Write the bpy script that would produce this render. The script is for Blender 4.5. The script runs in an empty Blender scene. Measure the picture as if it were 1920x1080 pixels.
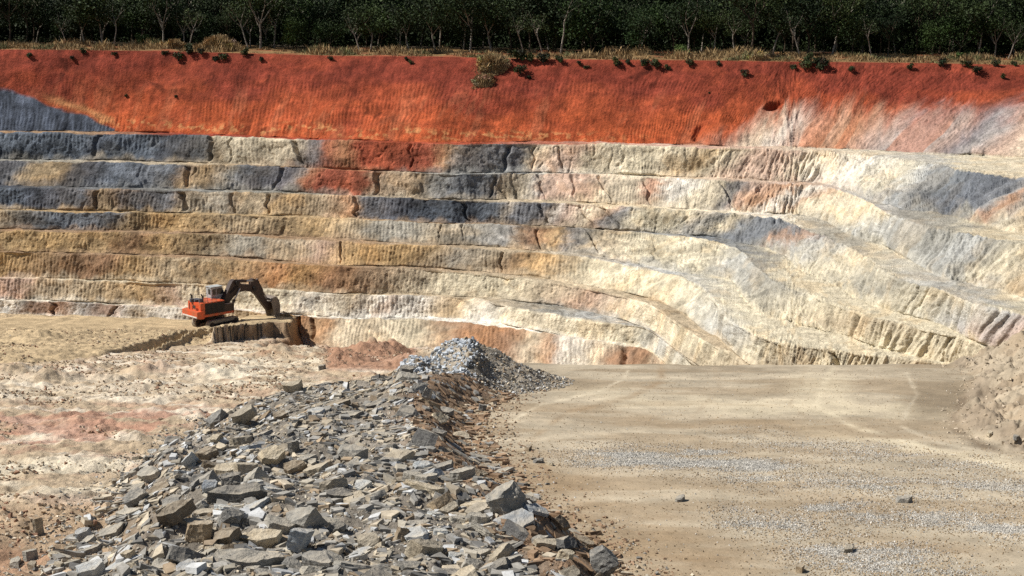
import bpy, bmesh, math, random
import numpy as np
from mathutils import Vector, Matrix, Quaternion

R = math.radians
random.seed(7)
rng = np.random.default_rng(7)
scene = bpy.context.scene
COL = scene.collection

# ------------------------------------------------------------------ camera
LENS = 50.0
FPX = LENS / 36.0 * 1920.0
CAMZ = 60.0
PITCH = math.atan(520.0 / FPX)
cam_d = bpy.data.cameras.new("camera")
cam_d.lens = LENS
cam_d.sensor_width = 36.0
cam_d.clip_start = 0.5
cam_d.clip_end = 5000.0
cam = bpy.data.objects.new("camera", cam_d)
cam.location = (0, 0, CAMZ)
cam.rotation_euler = (math.pi / 2 - PITCH, 0, 0)
COL.objects.link(cam)
scene.camera = cam

# ------------------------------------------------------------------ light
SUN_EL = R(47)
SUN_AZ = math.atan2(-0.985, 0.03)          # from +Y clockwise: the sun stands to the left
sun_vec = Vector((math.sin(SUN_AZ) * math.cos(SUN_EL), math.cos(SUN_AZ) * math.cos(SUN_EL), math.sin(SUN_EL)))
world = bpy.data.worlds.new("World")
scene.world = world
world.use_nodes = True
wn = world.node_tree.nodes
wl = world.node_tree.links
for n in list(wn):
    wn.remove(n)
w_out = wn.new('ShaderNodeOutputWorld')
w_bg = wn.new('ShaderNodeBackground')
w_sky = wn.new('ShaderNodeTexSky')
w_sky.sky_type = 'NISHITA'
w_sky.sun_disc = False
w_sky.sun_elevation = SUN_EL
w_sky.sun_rotation = SUN_AZ % (2 * math.pi)
w_sky.air_density = 1.0
w_sky.dust_density = 0.6
w_bg.inputs['Strength'].default_value = 0.05
wl.new(w_sky.outputs[0], w_bg.inputs[0])
wl.new(w_bg.outputs[0], w_out.inputs[0])
sun_d = bpy.data.lights.new("sun", 'SUN')
sun_d.energy = 5.0
sun_d.angle = R(0.5)
sun_d.color = (1.0, 0.95, 0.87)
sun = bpy.data.objects.new("sun", sun_d)
sun.rotation_euler = (-sun_vec).to_track_quat('-Z', 'Y').to_euler()
sun.location = (-200, 0, 250)
COL.objects.link(sun)
scene.view_settings.view_transform = 'Standard'
scene.view_settings.look = 'None'
scene.view_settings.exposure = 0.36
scene.view_settings.gamma = 1.0
scene.cycles.max_bounces = 5
scene.cycles.diffuse_bounces = 3
scene.cycles.use_denoising = False

# ------------------------------------------------------------------ helpers
CP, SP = math.cos(PITCH), math.sin(PITCH)


def ray(px, py):
    """direction of the ray through a pixel of the 1920x1080 photograph"""
    xc = (np.asarray(px, float) - 960.0) / FPX
    yc = (540.0 - np.asarray(py, float)) / FPX
    return xc, yc * SP + CP, yc * CP - SP


def at_drop(px, py, drop):
    """point of that ray that lies drop metres below the camera"""
    dx, dy, dz = ray(px, py)
    t = -np.asarray(drop, float) / dz
    return dx * t, dy * t


def at_depth(px, py, D):
    dx, dy, dz = ray(px, py)
    t = np.asarray(D, float) / dy
    return dx * t, dy * t, CAMZ + dz * t


def project(x, y, z):
    zc = y * CP - (z - CAMZ) * SP
    yc = y * SP + (z - CAMZ) * CP
    return 960 + FPX * x / zc, 540 - FPX * yc / zc


def ss(t):
    t = np.clip(t, 0, 1)
    return t * t * (3 - 2 * t)


_T = [np.random.default_rng(100 + k).uniform(-1, 1, (512, 512)) for k in range(16)]


def vn(x, y, seed=0):
    T = _T[seed % 16]
    xf = np.floor(x)
    yf = np.floor(y)
    ix = xf.astype(np.int64)
    iy = yf.astype(np.int64)
    fx = x - xf
    fy = y - yf
    fx = fx * fx * (3 - 2 * fx)
    fy = fy * fy * (3 - 2 * fy)
    a = ix & 511
    b = (ix + 1) & 511
    c = iy & 511
    d = (iy + 1) & 511
    v0 = T[c, a] * (1 - fx) + T[c, b] * fx
    v1 = T[d, a] * (1 - fx) + T[d, b] * fx
    return v0 * (1 - fy) + v1 * fy


def fbm(x, y, octv=4, seed=0, gain=0.5):
    x = np.asarray(x, float)
    y = np.asarray(y, float)
    s = 0
    a = 1.0
    tot = 0
    for k in range(octv):
        s = s + a * vn(x + 17.3 * k, y - 9.1 * k, seed + k)
        tot += a
        a *= gain
        x, y = x * 1.94 + y * 0.31, y * 1.94 - x * 0.31
    return s / tot * 1.5


def ridged(x, y, octv=4, seed=0):
    s = 0
    a = 1.0
    tot = 0
    for k in range(octv):
        s = s + a * (1 - 2 * np.abs(vn(x + 7.3 * k, y + 3.1 * k, seed + k)))
        tot += a
        a *= 0.5
        x, y = x * 1.94 + y * 0.31, y * 1.94 - x * 0.31
    return s / tot


def tag(o, label=None, cat=None, group=None, kind=None):
    if label:
        o['label'] = label
    if cat:
        o['category'] = cat
    if group:
        o['group'] = group
    if kind:
        o['kind'] = kind
    return o


def link(o, parent=None):
    COL.objects.link(o)
    if parent is not None:
        o.parent = parent
    return o


def empty(name, loc, rz=0.0):
    o = bpy.data.objects.new(name, None)
    o.location = loc
    o.rotation_euler = (0, 0, rz)
    o.empty_display_size = 0.5
    return link(o)


def np_mesh(name, verts, faces, mat, col=None, smooth=False, parent=None):
    """verts (n,3); faces (m,k) with k 3 or 4"""
    me = bpy.data.meshes.new(name)
    verts = np.ascontiguousarray(verts, dtype=np.float32)
    faces = np.ascontiguousarray(faces, dtype=np.int32)
    k = faces.shape[1]
    me.vertices.add(len(verts))
    me.vertices.foreach_set('co', verts.ravel())
    me.loops.add(faces.size)
    me.loops.foreach_set('vertex_index', faces.ravel())
    me.polygons.add(len(faces))
    me.polygons.foreach_set('loop_start', np.arange(0, faces.size, k, dtype=np.int32))
    me.polygons.foreach_set('loop_total', np.full(len(faces), k, dtype=np.int32))
    me.polygons.foreach_set('use_smooth', np.full(len(faces), bool(smooth)))
    me.update(calc_edges=True)
    if col is not None:
        c4 = np.ones((len(verts), 4), dtype=np.float32)
        c4[:, :3] = np.clip(col, 0, 1)
        ca = me.color_attributes.new('Col', 'FLOAT_COLOR', 'POINT')
        ca.data.foreach_set('color', c4.ravel())
    me.materials.append(mat)
    o = bpy.data.objects.new(name, me)
    return link(o, parent)


def grid_faces(nr, nc):
    i = np.arange(nr * nc).reshape(nr, nc)
    return np.stack([i[:-1, :-1], i[:-1, 1:], i[1:, 1:], i[1:, :-1]], -1).reshape(-1, 4)


def compact(verts, faces, col):
    used = np.unique(faces)
    mp = np.full(len(verts), -1, dtype=np.int64)
    mp[used] = np.arange(len(used))
    return verts[used], mp[faces], col[used]


# ------------------------------------------------------------------ materials
def new_mat(name):
    m = bpy.data.materials.new(name)
    m.use_nodes = True
    nt = m.node_tree
    bs = nt.nodes['Principled BSDF']
    return m, nt, bs


def noise(nt, scale, detail=6, rough=0.6, vec=None):
    n = nt.nodes.new('ShaderNodeTexNoise')
    n.inputs['Scale'].default_value = scale
    n.inputs['Detail'].default_value = detail
    n.inputs['Roughness'].default_value = rough
    if vec is not None:
        nt.links.new(vec, n.inputs['Vector'])
    return n


def ramp(nt, fac, stops):
    r = nt.nodes.new('ShaderNodeValToRGB')
    el = r.color_ramp.elements
    while len(el) > 1:
        el.remove(el[-1])
    el[0].position = stops[0][0]
    el[0].color = (*stops[0][1], 1)
    for p, c in stops[1:]:
        e = el.new(p)
        e.color = (*c, 1)
    nt.links.new(fac, r.inputs[0])
    return r


def mul(nt, a, b, fac=1.0):
    m = nt.nodes.new('ShaderNodeMix')
    m.data_type = 'RGBA'
    m.blend_type = 'MULTIPLY'
    m.inputs[0].default_value = fac
    nt.links.new(a, m.inputs[6])
    nt.links.new(b, m.inputs[7])
    return m.outputs[2]


def bump(nt, bs, h, strength, dist):
    b = nt.nodes.new('ShaderNodeBump')
    b.inputs['Strength'].default_value = strength
    b.inputs['Distance'].default_value = dist
    nt.links.new(h, b.inputs['Height'])
    nt.links.new(b.outputs[0], bs.inputs['Normal'])


def earth_mat(name, s1, s2, bdist, lo=0.72, hi=1.25, bstr=0.8):
    """earth or rock whose own colour is carried by the mesh, broken up by noise"""
    m, nt, bs = new_mat(name)
    at = nt.nodes.new('ShaderNodeAttribute')
    at.attribute_name = 'Col'
    tc = nt.nodes.new('ShaderNodeTexCoord')
    n1 = noise(nt, s1, 8, 0.65, tc.outputs['Object'])
    n2 = noise(nt, s2, 8, 0.7, tc.outputs['Object'])
    r1 = ramp(nt, n1.outputs[0], [(0.3, (lo,) * 3), (0.7, (hi,) * 3)])
    r2 = ramp(nt, n2.outputs[0], [(0.25, (lo, lo, lo * 0.97)), (0.75, (hi, hi, hi * 1.02))])
    c = mul(nt, at.outputs['Color'], r1.outputs[0])
    c = mul(nt, c, r2.outputs[0])
    nt.links.new(c, bs.inputs['Base Color'])
    bs.inputs['Roughness'].default_value = 0.95
    bs.inputs['Specular IOR Level'].default_value = 0.12
    bump(nt, bs, n2.outputs[0], bstr, bdist)
    return m


M_wall = earth_mat('pit_wall_earth', 0.6, 2.6, 0.30, 0.66, 1.28, 1.0)
M_floor = earth_mat('floor_earth', 0.45, 2.2, 0.35)
M_road = earth_mat('road_earth', 0.5, 5.0, 0.06, 0.82, 1.16, 0.7)
M_berm = earth_mat('berm_earth', 0.8, 4.0, 0.25, 0.65, 1.3)
M_stone = earth_mat('broken_stone', 1.5, 7.0, 0.04, 0.75, 1.25, 0.6)


def rock_mat(name, c1, c2, c3):
    m, nt, bs = new_mat(name)
    tc = nt.nodes.new('ShaderNodeTexCoord')
    mp = nt.nodes.new('ShaderNodeMapping')
    mp.inputs['Scale'].default_value = (1.2, 1.2, 7.0)
    nt.links.new(tc.outputs['Object'], mp.inputs[0])
    oi = nt.nodes.new('ShaderNodeObjectInfo')
    n1 = noise(nt, 1.7, 8, 0.65, tc.outputs['Object'])
    n2 = noise(nt, 2.5, 6, 0.6, mp.outputs[0])
    n3 = noise(nt, 12.0, 8, 0.7, tc.outputs['Object'])
    r = ramp(nt, n1.outputs[0], [(0.32, c1), (0.5, c2), (0.7, c3)])
    r2 = ramp(nt, n2.outputs[0], [(0.3, (0.72, 0.71, 0.7)), (0.65, (1.15, 1.14, 1.12))])
    r3 = ramp(nt, n3.outputs[0], [(0.3, (0.86,) * 3), (0.7, (1.1,) * 3)])
    ro = ramp(nt, oi.outputs['Random'], [(0.0, (0.7, 0.72, 0.76)), (0.5, (0.95, 0.95, 0.95)), (1.0, (1.3, 1.27, 1.2))])
    c = mul(nt, r.outputs[0], r2.outputs[0])
    c = mul(nt, c, r3.outputs[0])
    c = mul(nt, c, ro.outputs[0])
    # dust on the faces that look up, also painting lit tops paler
    ge = nt.nodes.new('ShaderNodeNewGeometry')
    sx = nt.nodes.new('ShaderNodeSeparateXYZ')
    nt.links.new(ge.outputs['Normal'], sx.inputs[0])
    n4 = noise(nt, 1.1, 6, 0.65, tc.outputs['Object'])
    mm = nt.nodes.new('ShaderNodeMath')
    mm.operation = 'MULTIPLY'
    nt.links.new(sx.outputs['Z'], mm.inputs[0])
    nt.links.new(n4.outputs[0], mm.inputs[1])
    rd = ramp(nt, mm.outputs[0], [(0.30, (0, 0, 0)), (0.58, (0.75, 0.75, 0.75))])
    mx = nt.nodes.new('ShaderNodeMix')
    mx.data_type = 'RGBA'
    nt.links.new(rd.outputs[0], mx.inputs[0])
    nt.links.new(c, mx.inputs[6])
    mx.inputs[7].default_value = (0.45, 0.395, 0.31, 1)
    c = mx.outputs[2]
    nt.links.new(c, bs.inputs['Base Color'])
    bs.inputs['Roughness'].default_value = 0.85
    bs.inputs['Specular IOR Level'].default_value = 0.25
    ad = nt.nodes.new('ShaderNodeMath')
    ad.operation = 'ADD'
    nt.links.new(n2.outputs[0], ad.inputs[0])
    nt.links.new(n3.outputs[0], ad.inputs[1])
    bump(nt, bs, ad.outputs[0], 0.8, 0.08)
    return m


M_rock = {
    'grey': rock_mat('slate_grey', (0.20, 0.195, 0.18), (0.31, 0.298, 0.268), (0.43, 0.405, 0.355)),
    'tan': rock_mat('slate_tan', (0.28, 0.235, 0.17), (0.42, 0.365, 0.275), (0.53, 0.475, 0.375)),
    'pale': rock_mat('slate_pale_blue', (0.30, 0.33, 0.36), (0.42, 0.45, 0.47), (0.55, 0.57, 0.57)),
    'dark': rock_mat('slate_dark', (0.10, 0.098, 0.096), (0.17, 0.165, 0.155), (0.26, 0.25, 0.225)),
    'brown': rock_mat('slate_brown', (0.17, 0.13, 0.09), (0.27, 0.215, 0.15), (0.38, 0.32, 0.24)),
}


def plain_mat(name, c, rough=0.6, spec=0.3, var=0.25, scale=1.5, metallic=0.0, dirt=None):
    m, nt, bs = new_mat(name)
    tc = nt.nodes.new('ShaderNodeTexCoord')
    n1 = noise(nt, scale, 8, 0.65, tc.outputs['Object'])
    c2 = dirt if dirt else tuple(v * (1 - var) for v in c)
    r = ramp(nt, n1.outputs[0], [(0.35, c2), (0.6, c)])
    nt.links.new(r.outputs[0], bs.inputs['Base Color'])
    bs.inputs['Roughness'].default_value = rough
    bs.inputs['Specular IOR Level'].default_value = spec
    bs.inputs['Metallic'].default_value = metallic
    return m


def leaf_mat(name, c1, c2, trans=0.25):
    m, nt, bs = new_mat(name)
    at = nt.nodes.new('ShaderNodeAttribute')
    at.attribute_name = 'Col'
    oi = nt.nodes.new('ShaderNodeObjectInfo')
    r = ramp(nt, oi.outputs['Random'], [(0.0, c1), (0.5, tuple((a + b) / 2 for a, b in zip(c1, c2))), (1.0, c2)])
    c = mul(nt, at.outputs['Color'], r.outputs[0])
    nt.links.new(c, bs.inputs['Base Color'])
    bs.inputs['Roughness'].default_value = 0.7
    bs.inputs['Specular IOR Level'].default_value = 0.15
    return m


# ------------------------------------------------------------------ the pit wall: bench lines
# every bench is level: drop below the camera, upper edge (toe) and outer edge (lip) of its tread
CREST = ([-420, 0, 150, 300, 640, 800, 960, 1100, 1280, 1500, 1700, 1920, 2340],
         [92, 93, 94, 96, 105, 106, 110, 112, 113, 116, 118, 122, 128])
CREST_D = ([-420, 0, 300, 1000, 1500, 1920, 2340], [328, 323, 318, 301, 290, 281, 272])
LEV = [
    (25.6, [(0, 246), (200, 247), (300, 249), (640, 262), (820, 268), (1000, 266), (1240, 271), (1340, 273), (1500, 276), (1640, 282), (1780, 289), (1920, 296), (2100, 304)],
           [(0, 249), (300, 252), (640, 265), (850, 271), (1000, 269), (1240, 275), (1400, 279), (1530, 284), (1613, 289), (1680, 297), (1745, 306), (1790, 319), (1850, 330), (1920, 336), (2100, 345)]),
    (31.0, [(0, 297), (170, 299), (400, 306), (640, 313), (800, 317), (960, 318), (1100, 322), (1280, 331), (1400, 336), (1540, 343), (1585, 356), (1615, 368), (1640, 378), (1703, 396), (1749, 400), (1819, 415), (1886, 431), (1920, 438), (2100, 460)],
           [(0, 300), (400, 309), (640, 315), (960, 321), (1280, 335), (1400, 340), (1540, 348), (1585, 359), (1615, 371), (1636, 383), (1660, 398), (1714, 418), (1756, 429), (1790, 436), (1826, 444), (1872, 452), (1920, 460), (2100, 485)]),
    (35.8, [(0, 349), (240, 352), (480, 358), (700, 365), (900, 371), (1060, 378), (1280, 391), (1400, 397), (1500, 402), (1556, 417), (1590, 443), (1647, 457), (1696, 484), (1735, 505), (1777, 523), (1840, 537), (1875, 543), (1920, 562), (2100, 590)],
           [(0, 352), (480, 361), (700, 368), (1060, 382), (1280, 395), (1395, 402), (1475, 413), (1500, 429), (1545, 444), (1600, 467), (1633, 487), (1656, 509), (1690, 526), (1770, 546), (1805, 562), (1847, 579), (1920, 592), (2100, 615)]),
    (40.0, [(0, 392), (150, 390), (300, 396), (450, 403), (640, 407), (800, 408), (950, 413), (1050, 415), (1180, 426), (1280, 437), (1323, 440), (1386, 454), (1430, 463), (1474, 480), (1497, 511), (1537, 521), (1575, 541), (1626, 568), (1685, 590), (1800, 608), (1920, 630)],
           [(0, 396), (300, 400), (640, 411), (950, 417), (1050, 420), (1180, 431), (1270, 442), (1350, 454), (1383, 467), (1405, 487), (1430, 511), (1450, 528), (1480, 544), (1520, 553), (1545, 566), (1590, 582), (1643, 600), (1750, 622), (1920, 650)]),
    (43.4, [(0, 428), (200, 430), (450, 436), (640, 449), (800, 457), (950, 465), (1100, 477), (1200, 495), (1260, 511), (1330, 517), (1375, 526), (1390, 556), (1420, 585), (1480, 604), (1600, 634), (1750, 660), (1920, 680)],
           [(0, 433), (450, 441), (640, 453), (800, 461), (950, 470), (1100, 483), (1200, 502), (1265, 517), (1305, 528), (1326, 547), (1342, 571), (1358, 591), (1386, 613), (1411, 629), (1480, 645), (1600, 662), (1920, 700)]),
    (47.3, [(0, 467), (200, 471), (400, 479), (640, 497), (800, 500), (940, 512), (1040, 525), (1160, 545), (1240, 565), (1285, 590), (1320, 622), (1380, 645), (1500, 672), (1920, 760)],
           [(0, 472), (400, 485), (640, 501), (800, 505), (940, 517), (1040, 531), (1160, 553), (1225, 574), (1260, 602), (1300, 628), (1350, 655), (1500, 690), (1920, 780)]),
    (52.0, [(0, 510), (150, 512), (300, 519), (400, 524), (640, 532), (800, 540), (940, 552), (1040, 566), (1130, 580), (1200, 594), (1280, 628), (1350, 672), (1500, 720), (1920, 830)],
           [(0, 518), (150, 521), (300, 526), (400, 530), (640, 538), (800, 548), (900, 560), (960, 576), (1040, 591), (1140, 605), (1200, 612), (1280, 640), (1350, 690), (1500, 750), (1920, 850)]),
    (56.0, [(0, 541), (150, 545), (300, 555), (400, 560), (530, 566), (640, 577), (760, 588), (920, 604), (1000, 609), (1100, 620), (1200, 630), (1300, 655), (1500, 760), (1920, 900)],
           [(0, 546), (150, 550), (300, 560), (530, 572), (640, 583), (760, 595), (920, 611), (1000, 617), (1100, 626), (1200, 636), (1300, 664), (1500, 780), (1920, 920)]),
]
FLOOR_Y = [(-420, 579), (0, 581), (150, 586), (300, 590), (400, 597), (500, 612), (545, 640), (640, 676), (760, 694), (1000, 725), (1300, 790), (1500, 850), (1920, 980)]
FLOOR_DROP = ([-420, 0, 300, 480, 560, 2340], [58.4, 58.5, 58.6, 59.2, 61.5, 62.5])

NC = 2100
PXC = np.linspace(-420, 2340, NC)
_k = np.exp(-0.5 * (np.arange(-30, 31) * (PXC[1] - PXC[0]) / 4.5) ** 2)
_k /= _k.sum()


def smooth_line(v, times=1):
    for _ in range(times):
        v = np.convolve(np.pad(v, 30, mode='edge'), _k, mode='valid')
    return v


def line(pts):
    a = np.array(pts, float)
    return smooth_line(np.interp(PXC, a[:, 0], a[:, 1]))


nodes = []      # (x, y, z) arrays from the plateau edge down to the floor
cy = smooth_line(np.interp(PXC, *CREST))
cd = smooth_line(np.interp(PXC, *CREST_D), 3)
cx_, cy_, cz_ = at_depth(PXC, cy, cd)
crest_xyz = np.stack([cx_, cy_, cz_], -1)
nodes.append(crest_xyz)
prev_D = cd
prev_drop = CAMZ - cz_
for li, (drop, toe, lip) in enumerate(LEV):
    if li >= 6:        # the two lowest benches climb a little towards the right
        drop = drop - (1.0 if li == 6 else 2.0) * ss((PXC - 640) / 420)
    else:
        drop = np.full(NC, drop)
    ty, ly = line(toe), line(lip)
    tx, tD = at_drop(PXC, ty, drop)
    lim = smooth_line(prev_D - 0.42 * (drop - prev_drop), 1)
    tD2 = smooth_line(np.minimum(tD, lim))
    kx = tx / tD
    lx, lD = at_drop(PXC, ly, drop)
    lD2 = smooth_line(np.minimum(lD, tD2 - 1.0))
    nodes.append(np.stack([kx * tD2, tD2, (CAMZ - drop)], -1))
    nodes.append(np.stack([lx / lD * lD2, lD2, (CAMZ - drop)], -1))
    prev_D, prev_drop = lD2, drop
fdrop = smooth_line(np.interp(PXC, *FLOOR_DROP))
fy = line(FLOOR_Y)
fx, fD = at_drop(PXC, fy, fdrop)
fD2 = smooth_line(np.minimum(fD, prev_D - 0.4 * (fdrop - prev_drop)))
nodes.append(np.stack([fx / fD * fD2, fD2, CAMZ - fdrop], -1))
nodes.append(np.stack([fx / fD * (fD2 - 3.0), fD2 - 3.0, CAMZ - fdrop - 1.2], -1))
nodes.append(np.stack([fx / fD * (fD2 - 14.0), fD2 - 14.0, CAMZ - fdrop - 3.0], -1))

ROWS = [132] + [x for k in range(8) for x in (16, 42)]      # face0, tread, face, ...
ROWS += [4, 4]
rows_p, rows_face, rows_seg, rows_t = [], [], [], []
for i in range(len(nodes) - 1):
    n = ROWS[i]
    tt = np.arange(n) / n
    for t in tt:
        rows_p.append(nodes[i] * (1 - t) + nodes[i + 1] * t)
        isface = (i % 2 == 0) and i <= 16
        rows_face.append(1.0 if isface else 0.0)
        rows_seg.append(i)
        rows_t.append(t)
rows_p.append(nodes[-1])
rows_face.append(0.0)
rows_seg.append(len(nodes) - 2)
rows_t.append(1.0)
P = np.array(rows_p)                      # (NR, NC, 3)
NR = P.shape[0]
rf = np.array(rows_face)
rseg = np.array(rows_seg)
rt = np.array(rows_t)
PYN = project(P[..., 0], P[..., 1], P[..., 2])[1]
PXN = np.broadcast_to(PXC, (NR, NC))
# arc length along the wall and down the profile
mid = nodes[7]
S = np.concatenate([[0], np.cumsum(np.linalg.norm(np.diff(mid[:, :2], axis=0), axis=1))])
S = np.broadcast_to(S, (NR, NC))
V = np.concatenate([np.zeros((1, NC)), np.cumsum(np.linalg.norm(np.diff(P, axis=0), axis=2), axis=0)], 0)
# smooth base normal
gu = np.gradient(P, axis=1)
gv = np.gradient(P, axis=0)
N = np.cross(gv, gu)
N /= np.linalg.norm(N, axis=2, keepdims=True) + 1e-9
kk = np.array([1, 2, 3, 4, 3, 2, 1.0])
kk /= kk.sum()
Np = np.pad(N, ((3, 3), (0, 0), (0, 0)), mode='edge')
N = sum(kk[j] * Np[j:j + NR] for j in range(7))
N /= np.linalg.norm(N, axis=2, keepdims=True) + 1e-9
wf = np.convolve(np.pad(rf, 3, mode='edge'), kk, mode='valid')[:, None]
right = ss((PXN - 1150) / 450.0)          # rubble slopes take over on the right
rib_lean = 0.12 + 1.0 * right
segf = rseg[:, None].astype(float)
face0 = (rseg == 0)[:, None] * 1.0
d = 0.55 * fbm(S / 10, V / 6 + segf * 3.1, 3, 1) + 0.07 * ridged(S / 1.1 + V / 3, V / 0.9, 3, 2) * (1 - 0.7 * face0)
d = d + 0.17 * fbm(S / 2.4, V / 5.0 + segf * 1.7, 4, 3, 0.6) * (1 - 0.45 * face0)
d = d + (0.11 * fbm(S / 1.2, V / 1.3, 3, 5) + 0.06 * fbm(S / .42, V / .6, 2, 9)) * (0.7 - 0.2 * right) * (1 - 0.4 * face0)
flute = fbm((S + 1.1 * V) / 1.3, V / 8 + segf, 4, 15)
d = d + 0.26 * flute * right * (1 - .75 * face0)
upper = np.clip(1 - (segf - 8) / 3, 0, 1) * (1 - face0)
blocky = ridged(S / 4.5 + 0.3 * fbm(V / 3, S / 5, 2, 8), V / 14 + segf * 2.3, 2, 9)
d = d - 0.30 * ss((blocky - 0.66) / 0.3) * upper * (1 - 0.6 * right)
gul = ridged((S + rib_lean * V) / 2.6 + .4 * fbm(V / 3, S / 4, 2, 2), V / 14 + segf, 2, 12)
d = d - 0.40 * ss((gul - 0.35) / 0.55) * right * (1 - face0 * 0.85)
pits = ss((fbm(S / 0.8, V / 1.0, 3, 4) - 0.28) / 0.2)
d = d - (0.10 + 0.06 * right) * pits * (1 - 0.6 * face0)
d = d + 0.16 * right * (np.abs(np.sin(np.pi * (S + .75 * V) / 1.15 + 2.2 * fbm(S / 4, V / 4, 3, 3))) - .6) * ss((fbm(S / 9, V / 5 + segf, 3, 2) + .3) / .4) * (1 - .6 * face0)
scal = fbm((S + .6 * V) / 7.0, V / 30 + segf * 1.3, 3, 13)
d = d + 0.25 * scal * right * (1 - face0)
ribmask = ss((fbm(S / 11, segf * 2.7 + V / 5, 4, 6) + 0.25) / 0.5) * (1 - 0.45 * right)
ribmask = np.maximum(ribmask * (1 - face0), face0 * (0.35 + 1.0 * ss((fbm(S / 9, V / 4, 4, 11) + 0.1) / 0.5)) * ss((PYN - 125) / 50))
ribs = np.abs(np.sin(np.pi * (S + rib_lean * V) / 0.82 + 1.6 * fbm(S / 4, V / 5, 3, 7) + segf * 1.3))
d = d + (0.12 - 0.03 * face0) * (ribs - 0.62) * ribmask
# clefts: photo column, bench, half width (px), depth (m), lean
CLEFT = [(396, 1, 6, 2.2, 0.1), (560, 1, 7, 2.8, -.35), (432, 1, 3, 1.0, .1), 
         (180, 1, 9, 1.3, .2), (772, 1, 4, 1.2, -.1), (950, 1, 7, 2.2, 0), (1050, 1, 4, 1.6, -.2), (1001, 1, 4, 1.3, .1), 
         (350, 2, 8, 2.2, .1), (525, 2, 6, 1.6, .3), (706, 2, 8, 2.4, 0), (926, 2, 5, 1.6, .1), 
         (1015, 2, 4, 1.2, -.3), (1075, 2, 5, 1, -.2), (1135, 2, 4, 1.4, -.5), (1215, 2, 6, 1.5, -.2), (1365, 2, 6, 1.6, -.5),
         (180, 3, 6, 2.2, 0), (345, 3, 9, 2.4, -.1), (437, 3, 5, 1.8, 0), (500, 3, 5, 2.0, 0), (668, 3, 5, 2.0, 0), (875, 3, 5, 1.8, -.3),
         (1022, 3, 5, 1.6, -.4), (1148, 3, 6, 1.5, -.7), (1100, 3, 4, 1.2, -.5),
         (825, 4, 2.5, 1.0, 0), (1010, 4, 4, 1.4, -.1), (1112, 4, 4, 1.7, -.4), (870, 4, 2.5, .8, 0), 
         (640, 5, 2.5, .8, 0), (940, 5, 3, .9, 0), (1455, 0, 15, 1.9, 2.6), (1332, 0, 12, .8, 1.0), (545, 0, 14, .6, 0),
         (560, 8, 6, 1.5, -.1), (590, 8, 5, 1.2, -.1), (1570, 5, 7, 1.8, -.4), (1175, 8, 10, 1.2, -.2), (100, 8, 6, 1.2, 0), (215, 8, 6, 1.2, .3)]
for (cpx, b, hw, dep, lean) in CLEFT:
    rr = np.where(rseg == 2 * b)[0]
    t = rt[rr][:, None]
    if b == 0:
        t0, t1 = (.46, .60) if cpx == 1455 else ((.72, 1.0) if cpx == 1332 else ((.82, 1.0) if cpx == 545 else (.1, .9)))
        win = ss((t - t0) / .06) * ss((t1 - t) / .06)
    else:
        win = ss((t + .04) / .1) * ss((1.02 - t) / .25)
    c = cpx + (t - 0.5) * -lean * 60 + 4 * fbm(t * 4 + cpx, t * 0 + cpx, 2, 3)
    a = np.abs(PXN[rr] - c) / (hw * (1.25 - 0.6 * t))
    d[rr] -= (0.45 if b and b < 5 else 1.0) * dep * win * np.clip(1.15 - a * (1.35 if b else 1.0), 0, 1)
d = d + 0.08 * (1 - face0)
W = wf * 1.0 + (1 - wf) * 0.10
amp_top = ss(V / 2.0)
disp = d * W * amp_top
P = P + N * disp[..., None]
# rubble lying on the treads and along the toes
tread = 1 - wf
P[..., 2] += tread * (0.22 * np.maximum(0, fbm(S / 2.2, V / 2.0, 2, 11)) + 0.07 * fbm(S / 1.0, V / 1.0, 2, 2)) * amp_top * (1 - .5 * right)
tl = (rt[:, None] > 0.8) * (rf[:, None] > 0) * (rt[:, None] - 0.8) / 0.2
P[..., 1] -= tl * 0.9 * np.maximum(0, fbm(S / 3.5, segf * 4 + V * 0, 3, 13) + 0.15)
# lips crumble
tl2 = (rt[:, None] < 0.12) * (rf[:, None] > 0) * (1 - rt[:, None] / 0.12) * (rseg[:, None] > 0)
P[..., 2] -= tl2 * 0.45 * (1 - .5 * right) * np.maximum(0, fbm(S / 3.0, segf * 5 + V * 0, 3, 14) + 0.1)

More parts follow.
